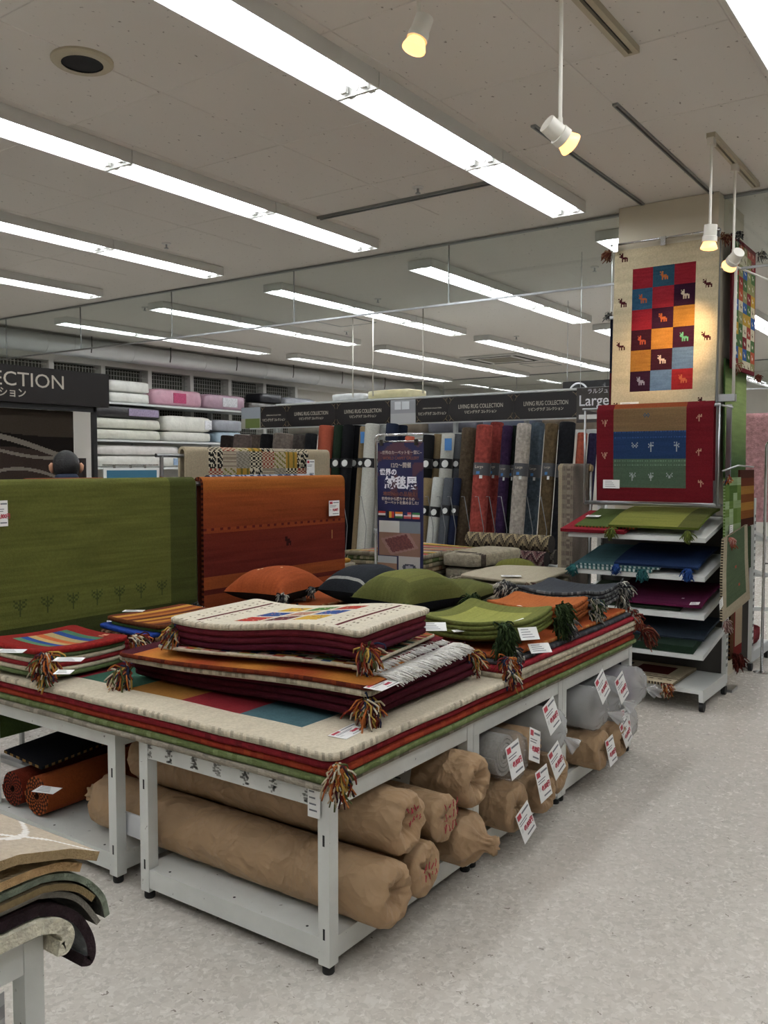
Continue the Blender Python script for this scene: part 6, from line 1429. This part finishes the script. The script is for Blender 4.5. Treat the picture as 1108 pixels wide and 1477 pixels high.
sheet('hanging_rug', 'taupe patterned runner draped over a round bar beside the shelf rack', 'rug', [(RX - .036, 2.79, .52), (RX - .036, 2.79, 1.58)] + [(RX - .036 * math.cos(a_), 2.79, 1.58 + .036 * math.sin(a_)) for a_ in [k * math.pi / 8 for k in range(1, 8)]] + [(RX + .036, 2.79, 1.58), (RX + .04, 2.79, .6)], (0, -.24, 0), .007, (48, 120), lambda u, v: runner(u, v), 'a08a66', '8a7a60')

# Large sign beside the pillar
lg = thing('hanging_sign', 'grey brown sign reading Large hung near the pillar', 'sign', (7.5, 3.0, 1.98))
p0, p1 = PX(832, 560, 7.5), PX(884, 612, 7.5)
b = MB().box((7.5, p1.y, 1.985), (7.52, p0.y, 2.295)).build('board', mat('taupe_sign_board', '3f3a38', .5, .08, 8), lg)
text('ラルジュ', .05, (7.498, p0.y - .20, 2.258), RTV, UPV, b, M_WINK); text('Large', .135, (7.498, p0.y - .02, 2.175), RTV, UPV, b, M_WINK, align='LEFT', bold=.001, xs=.95)
MB().box((7.496, p1.y + .02, 2.015), (7.5, p0.y - .025, 2.055)).build('info_strip', M_OVAL, b); text('ふんわりシャギーラグ', .022, (7.498, p0.y - .15, 2.095), RTV, UPV, b, M_SIGNTXT) if False else None
for y in (p0.y - .03, p1.y + .03): MB().tube([(7.51, y, 2.295), (7.51, y, H)], .003, 5).build('wire', M_STEEL, lg)
bk = thing('hanging_sign', 'dark overhead sign with a white curved mark behind the Large sign', 'sign', (9.6, 3.5, 2.4))
q0, q1 = PX(812, 551, 9.6), PX(884, 576, 9.6)
b = MB().box((9.6, q1.y - .3, 2.47), (9.62, q0.y, q0.z)).build('board', mat('black_sign_board', '1a191b', .4, .05), bk)
c = PX(834, 564, 9.58); MB().tube([(9.59, c.y + .11 * math.cos(t * math.pi / 12), c.z - .02 + .11 * math.sin(t * math.pi / 12)) for t in range(2, 11)], .011, 6).build('curved_mark', M_WINK, b, True)
for y in (q0.y - .05, q1.y - .2): MB().tube([(9.61, y, q0.z), (9.61, y, H)], .004, 5).build('wire', M_STEEL, bk)

# ================================================================ RIGHT EDGE: SIDE RUGS, SECOND RACK AND BANNER
def patchg(u, v): return abrash(hx(random.Random(int(u * 4) * 5 + int(v * 8) * 11).choice(['5f7a34', '8aa070', '4a6628', '9aae84', '6a8440'])), u, v, 3, .15)
YS = 1.50
o = sheet('hanging_rug', 'light and dark green patch mat hung on the side of the shelf rack', 'rug', [(6.03, YS, 1.10), (6.0, YS, 1.52)], (.42, 0, 0), .014, (24, 40), patchg, '55702e', edge2='8aa070'); tassel(o, (6.06, YS - .01, 1.10), (-.2, -.3, -1), .06, [hx('8a3a28'), hx('a05a38')], 40); tassel(o, (6.02, YS - .01, 1.51), (-.6, -.3, 0), .05, MIXED, 30)
price_card(o, PY(1055, 757, YS - .012), (1, 0, 0), (0, 0, 1), .09, .07, '', plain=True)
def gb2(u, v):
    e = min(u, 1 - u) < .13 or v < .14; c = hx('b0a48c') if e else hx('55664a')
    if not e and (abs(u - .5) < .03 and abs(v - .55) < .02 or abs(u - .6) < .03 and abs(v - .3) < .02): c = hx('b8503a')
    return abrash(c, u, v, 2, .1)
o = sheet('hanging_rug', 'grey green mat with a cream border slung from the shelf rack side', 'rug', [(5.80, YS - .05, .60), (5.80, YS - .045, .9), (5.86, YS - .035, 1.13)], (.62, 0, 0), .016, (36, 60), gb2, 'a89a80', edge2='2a2420', sag=lambda u, v: Vector((.12 * u * (1 - v), 0, .06 * u)))
tassel(o, (5.80, YS - .06, .60), (0, -.2, -1), .07, [hx('8a6a68'), hx('6a4a48'), hx('a08a80')], 40); price_card(o, PY(1040, 864, YS - .075), (1, 0, .3), (-.3, 0, 1), .08, .06, '', plain=True); tassel(o, (5.86, YS - .06, 1.13), (0, -.3, -.4), .05, [hx('9a5a50'), hx('b08a80')], 40)
AM2 = ['4a241a', '8a5220', 'a8762c', '7a4018', 'a0702a', '6a3018', '4a241a']
sheet('hanging_rug', 'amber and brown striped mat hanging behind the green patch mat', 'rug', [(6.55, YS + .03, 1.16), (6.52, YS + .03, 1.57)], (.42, 0, 0), .014, (20, 42), lambda u, v: abrash(hx(AM2[int(v * 6.99)]), u, v, 2, .12), '4a241a')
sheet('hanging_rug', 'dark green mat hanging below the amber striped mat', 'rug', [(6.55, YS + .04, .84), (6.53, YS + .04, 1.15)], (.40, 0, 0), .014, (20, 30), solid('34482a', 2, .2), '2f4226')
o = sheet('hanging_rug', 'cream and red bordered rug standing low behind the shelf rack', 'rug', [(6.46, YS + .06, .22), (6.46, YS + .06, .82)], (.34, 0, 0), .02, (20, 40), lambda u, v: hx('5f3a22') if u < .3 else (hx('7a1f1c') if u < .42 or v < .12 else hx('b09c82')), '6a4a2c', edge2='2a1c16'); tassel(o, (6.5, YS + .05, .24), (0, -.3, -1), .09, [hx('4a1c18'), hx('6a2c24')], 60, head=.03)
hp = thing('hanging_post', 'slim steel post behind the shelf rack that carries the side mats', 'post', (6.50, 1.56, 0))
MB().tube([(6.50, 1.60, .0), (6.50, 1.60, 1.66)], .012, 8).build('post', M_STEEL, hp, True); MB().tube([(6.0, YS + .016, 1.565), (6.50, YS + .04, 1.60), (7.0, YS + .05, 1.59)], .007, 6).build('arm', M_STEEL, hp, True); MB().box((6.42, 1.53, 0), (6.58, 1.67, .02)).build('foot', M_STEEL, hp)
g2 = gondola('white shelf rack with red rugs behind the pillar', 7.17, 7.80, 1.57, 2.50, 1.35, [(1.0, 1.1), (.7, .8), (.42, .5)], face=1)
o = puff_rug('red rolled mat lying on the rack behind the pillar', (7.28, 1.60, .151), (7.7, 2.3, .30), '7a1820', 2)
st2 = thing('banner_stand', 'second navy poster on a chrome stand at the aisle behind the pillar', 'banner', (7.2, 1.47, 0))
MB().tube([(7.19, 1.50, .012), (7.19, 1.50, 1.75), (7.19, 1.49, 1.775), (7.19, 1.46, 1.785), (7.19, .9, 1.785)], .011, 10).build('pole', M_CHROME, st2, True)
MB().lathe([(.06, 0), (.06, .006), (.014, .02)], (7.19, 1.50, 0), n=20).build('base_plate', M_CHROME, st2, True, auto=.5)
MB().tube([(7.19, 1.50, .85), (7.19, .9, .85)], .006, 6).build('lower_bar', M_CHROME, st2, True)
sheet('poster', '', '', [(7.185, 1.44, .86), (7.185, 1.44, 1.74)], (0, -.5, 0), .002, (12, 30), lambda u, v: hx('1d2048') if v > .42 else (hx('8a8c90') if int(v * 12) % 2 else hx('6d5048')), '1a1c3c', m=M_NAVY, parent=st2)
o = sheet('hanging_rug', 'soft pink rug draped over a rack beyond the pillar', 'rug', [(8.3, 1.98, 1.1), (8.3, 1.97, 1.6), (8.3, 1.95, 1.95), (8.32, 1.94, 2.05), (8.37, 1.94, 2.07), (8.42, 1.94, 2.0), (8.45, 1.94, 1.2)], (0, -.62, 0), .03, (24, 60), fleece('b07f80', 4), 'a87878', m=M_FLEECE, sag=lambda u, v: Vector((0, 0, -.16 * max(0, u - .45) ** 1.5 * 4)))
pr_ = thing('rug_rack', 'rail rack under the soft pink rug', 'rack', (8.37, 1.65, 0)); MB().tube([(8.37, 1.96, 1.96), (8.37, 1.3, 1.76)], .012, 8).build('rail', M_STEEL, pr_, True)
for y, z_ in ((1.94, 1.95), (1.56, 1.84)): MB().tube([(8.37, y, 0), (8.37, y, z_)], .012, 8).build('post', M_STEEL, pr_, True)
o = slab('floor_mat', 'dark blue grey carpet laid on the floor beyond the pillar', 'carpet', 7.27, 9.4, .2, 1.47, 0, .006, solid('4a5058', 3, .1), '42484f', (30, 20), None, rc=.01)
#@@
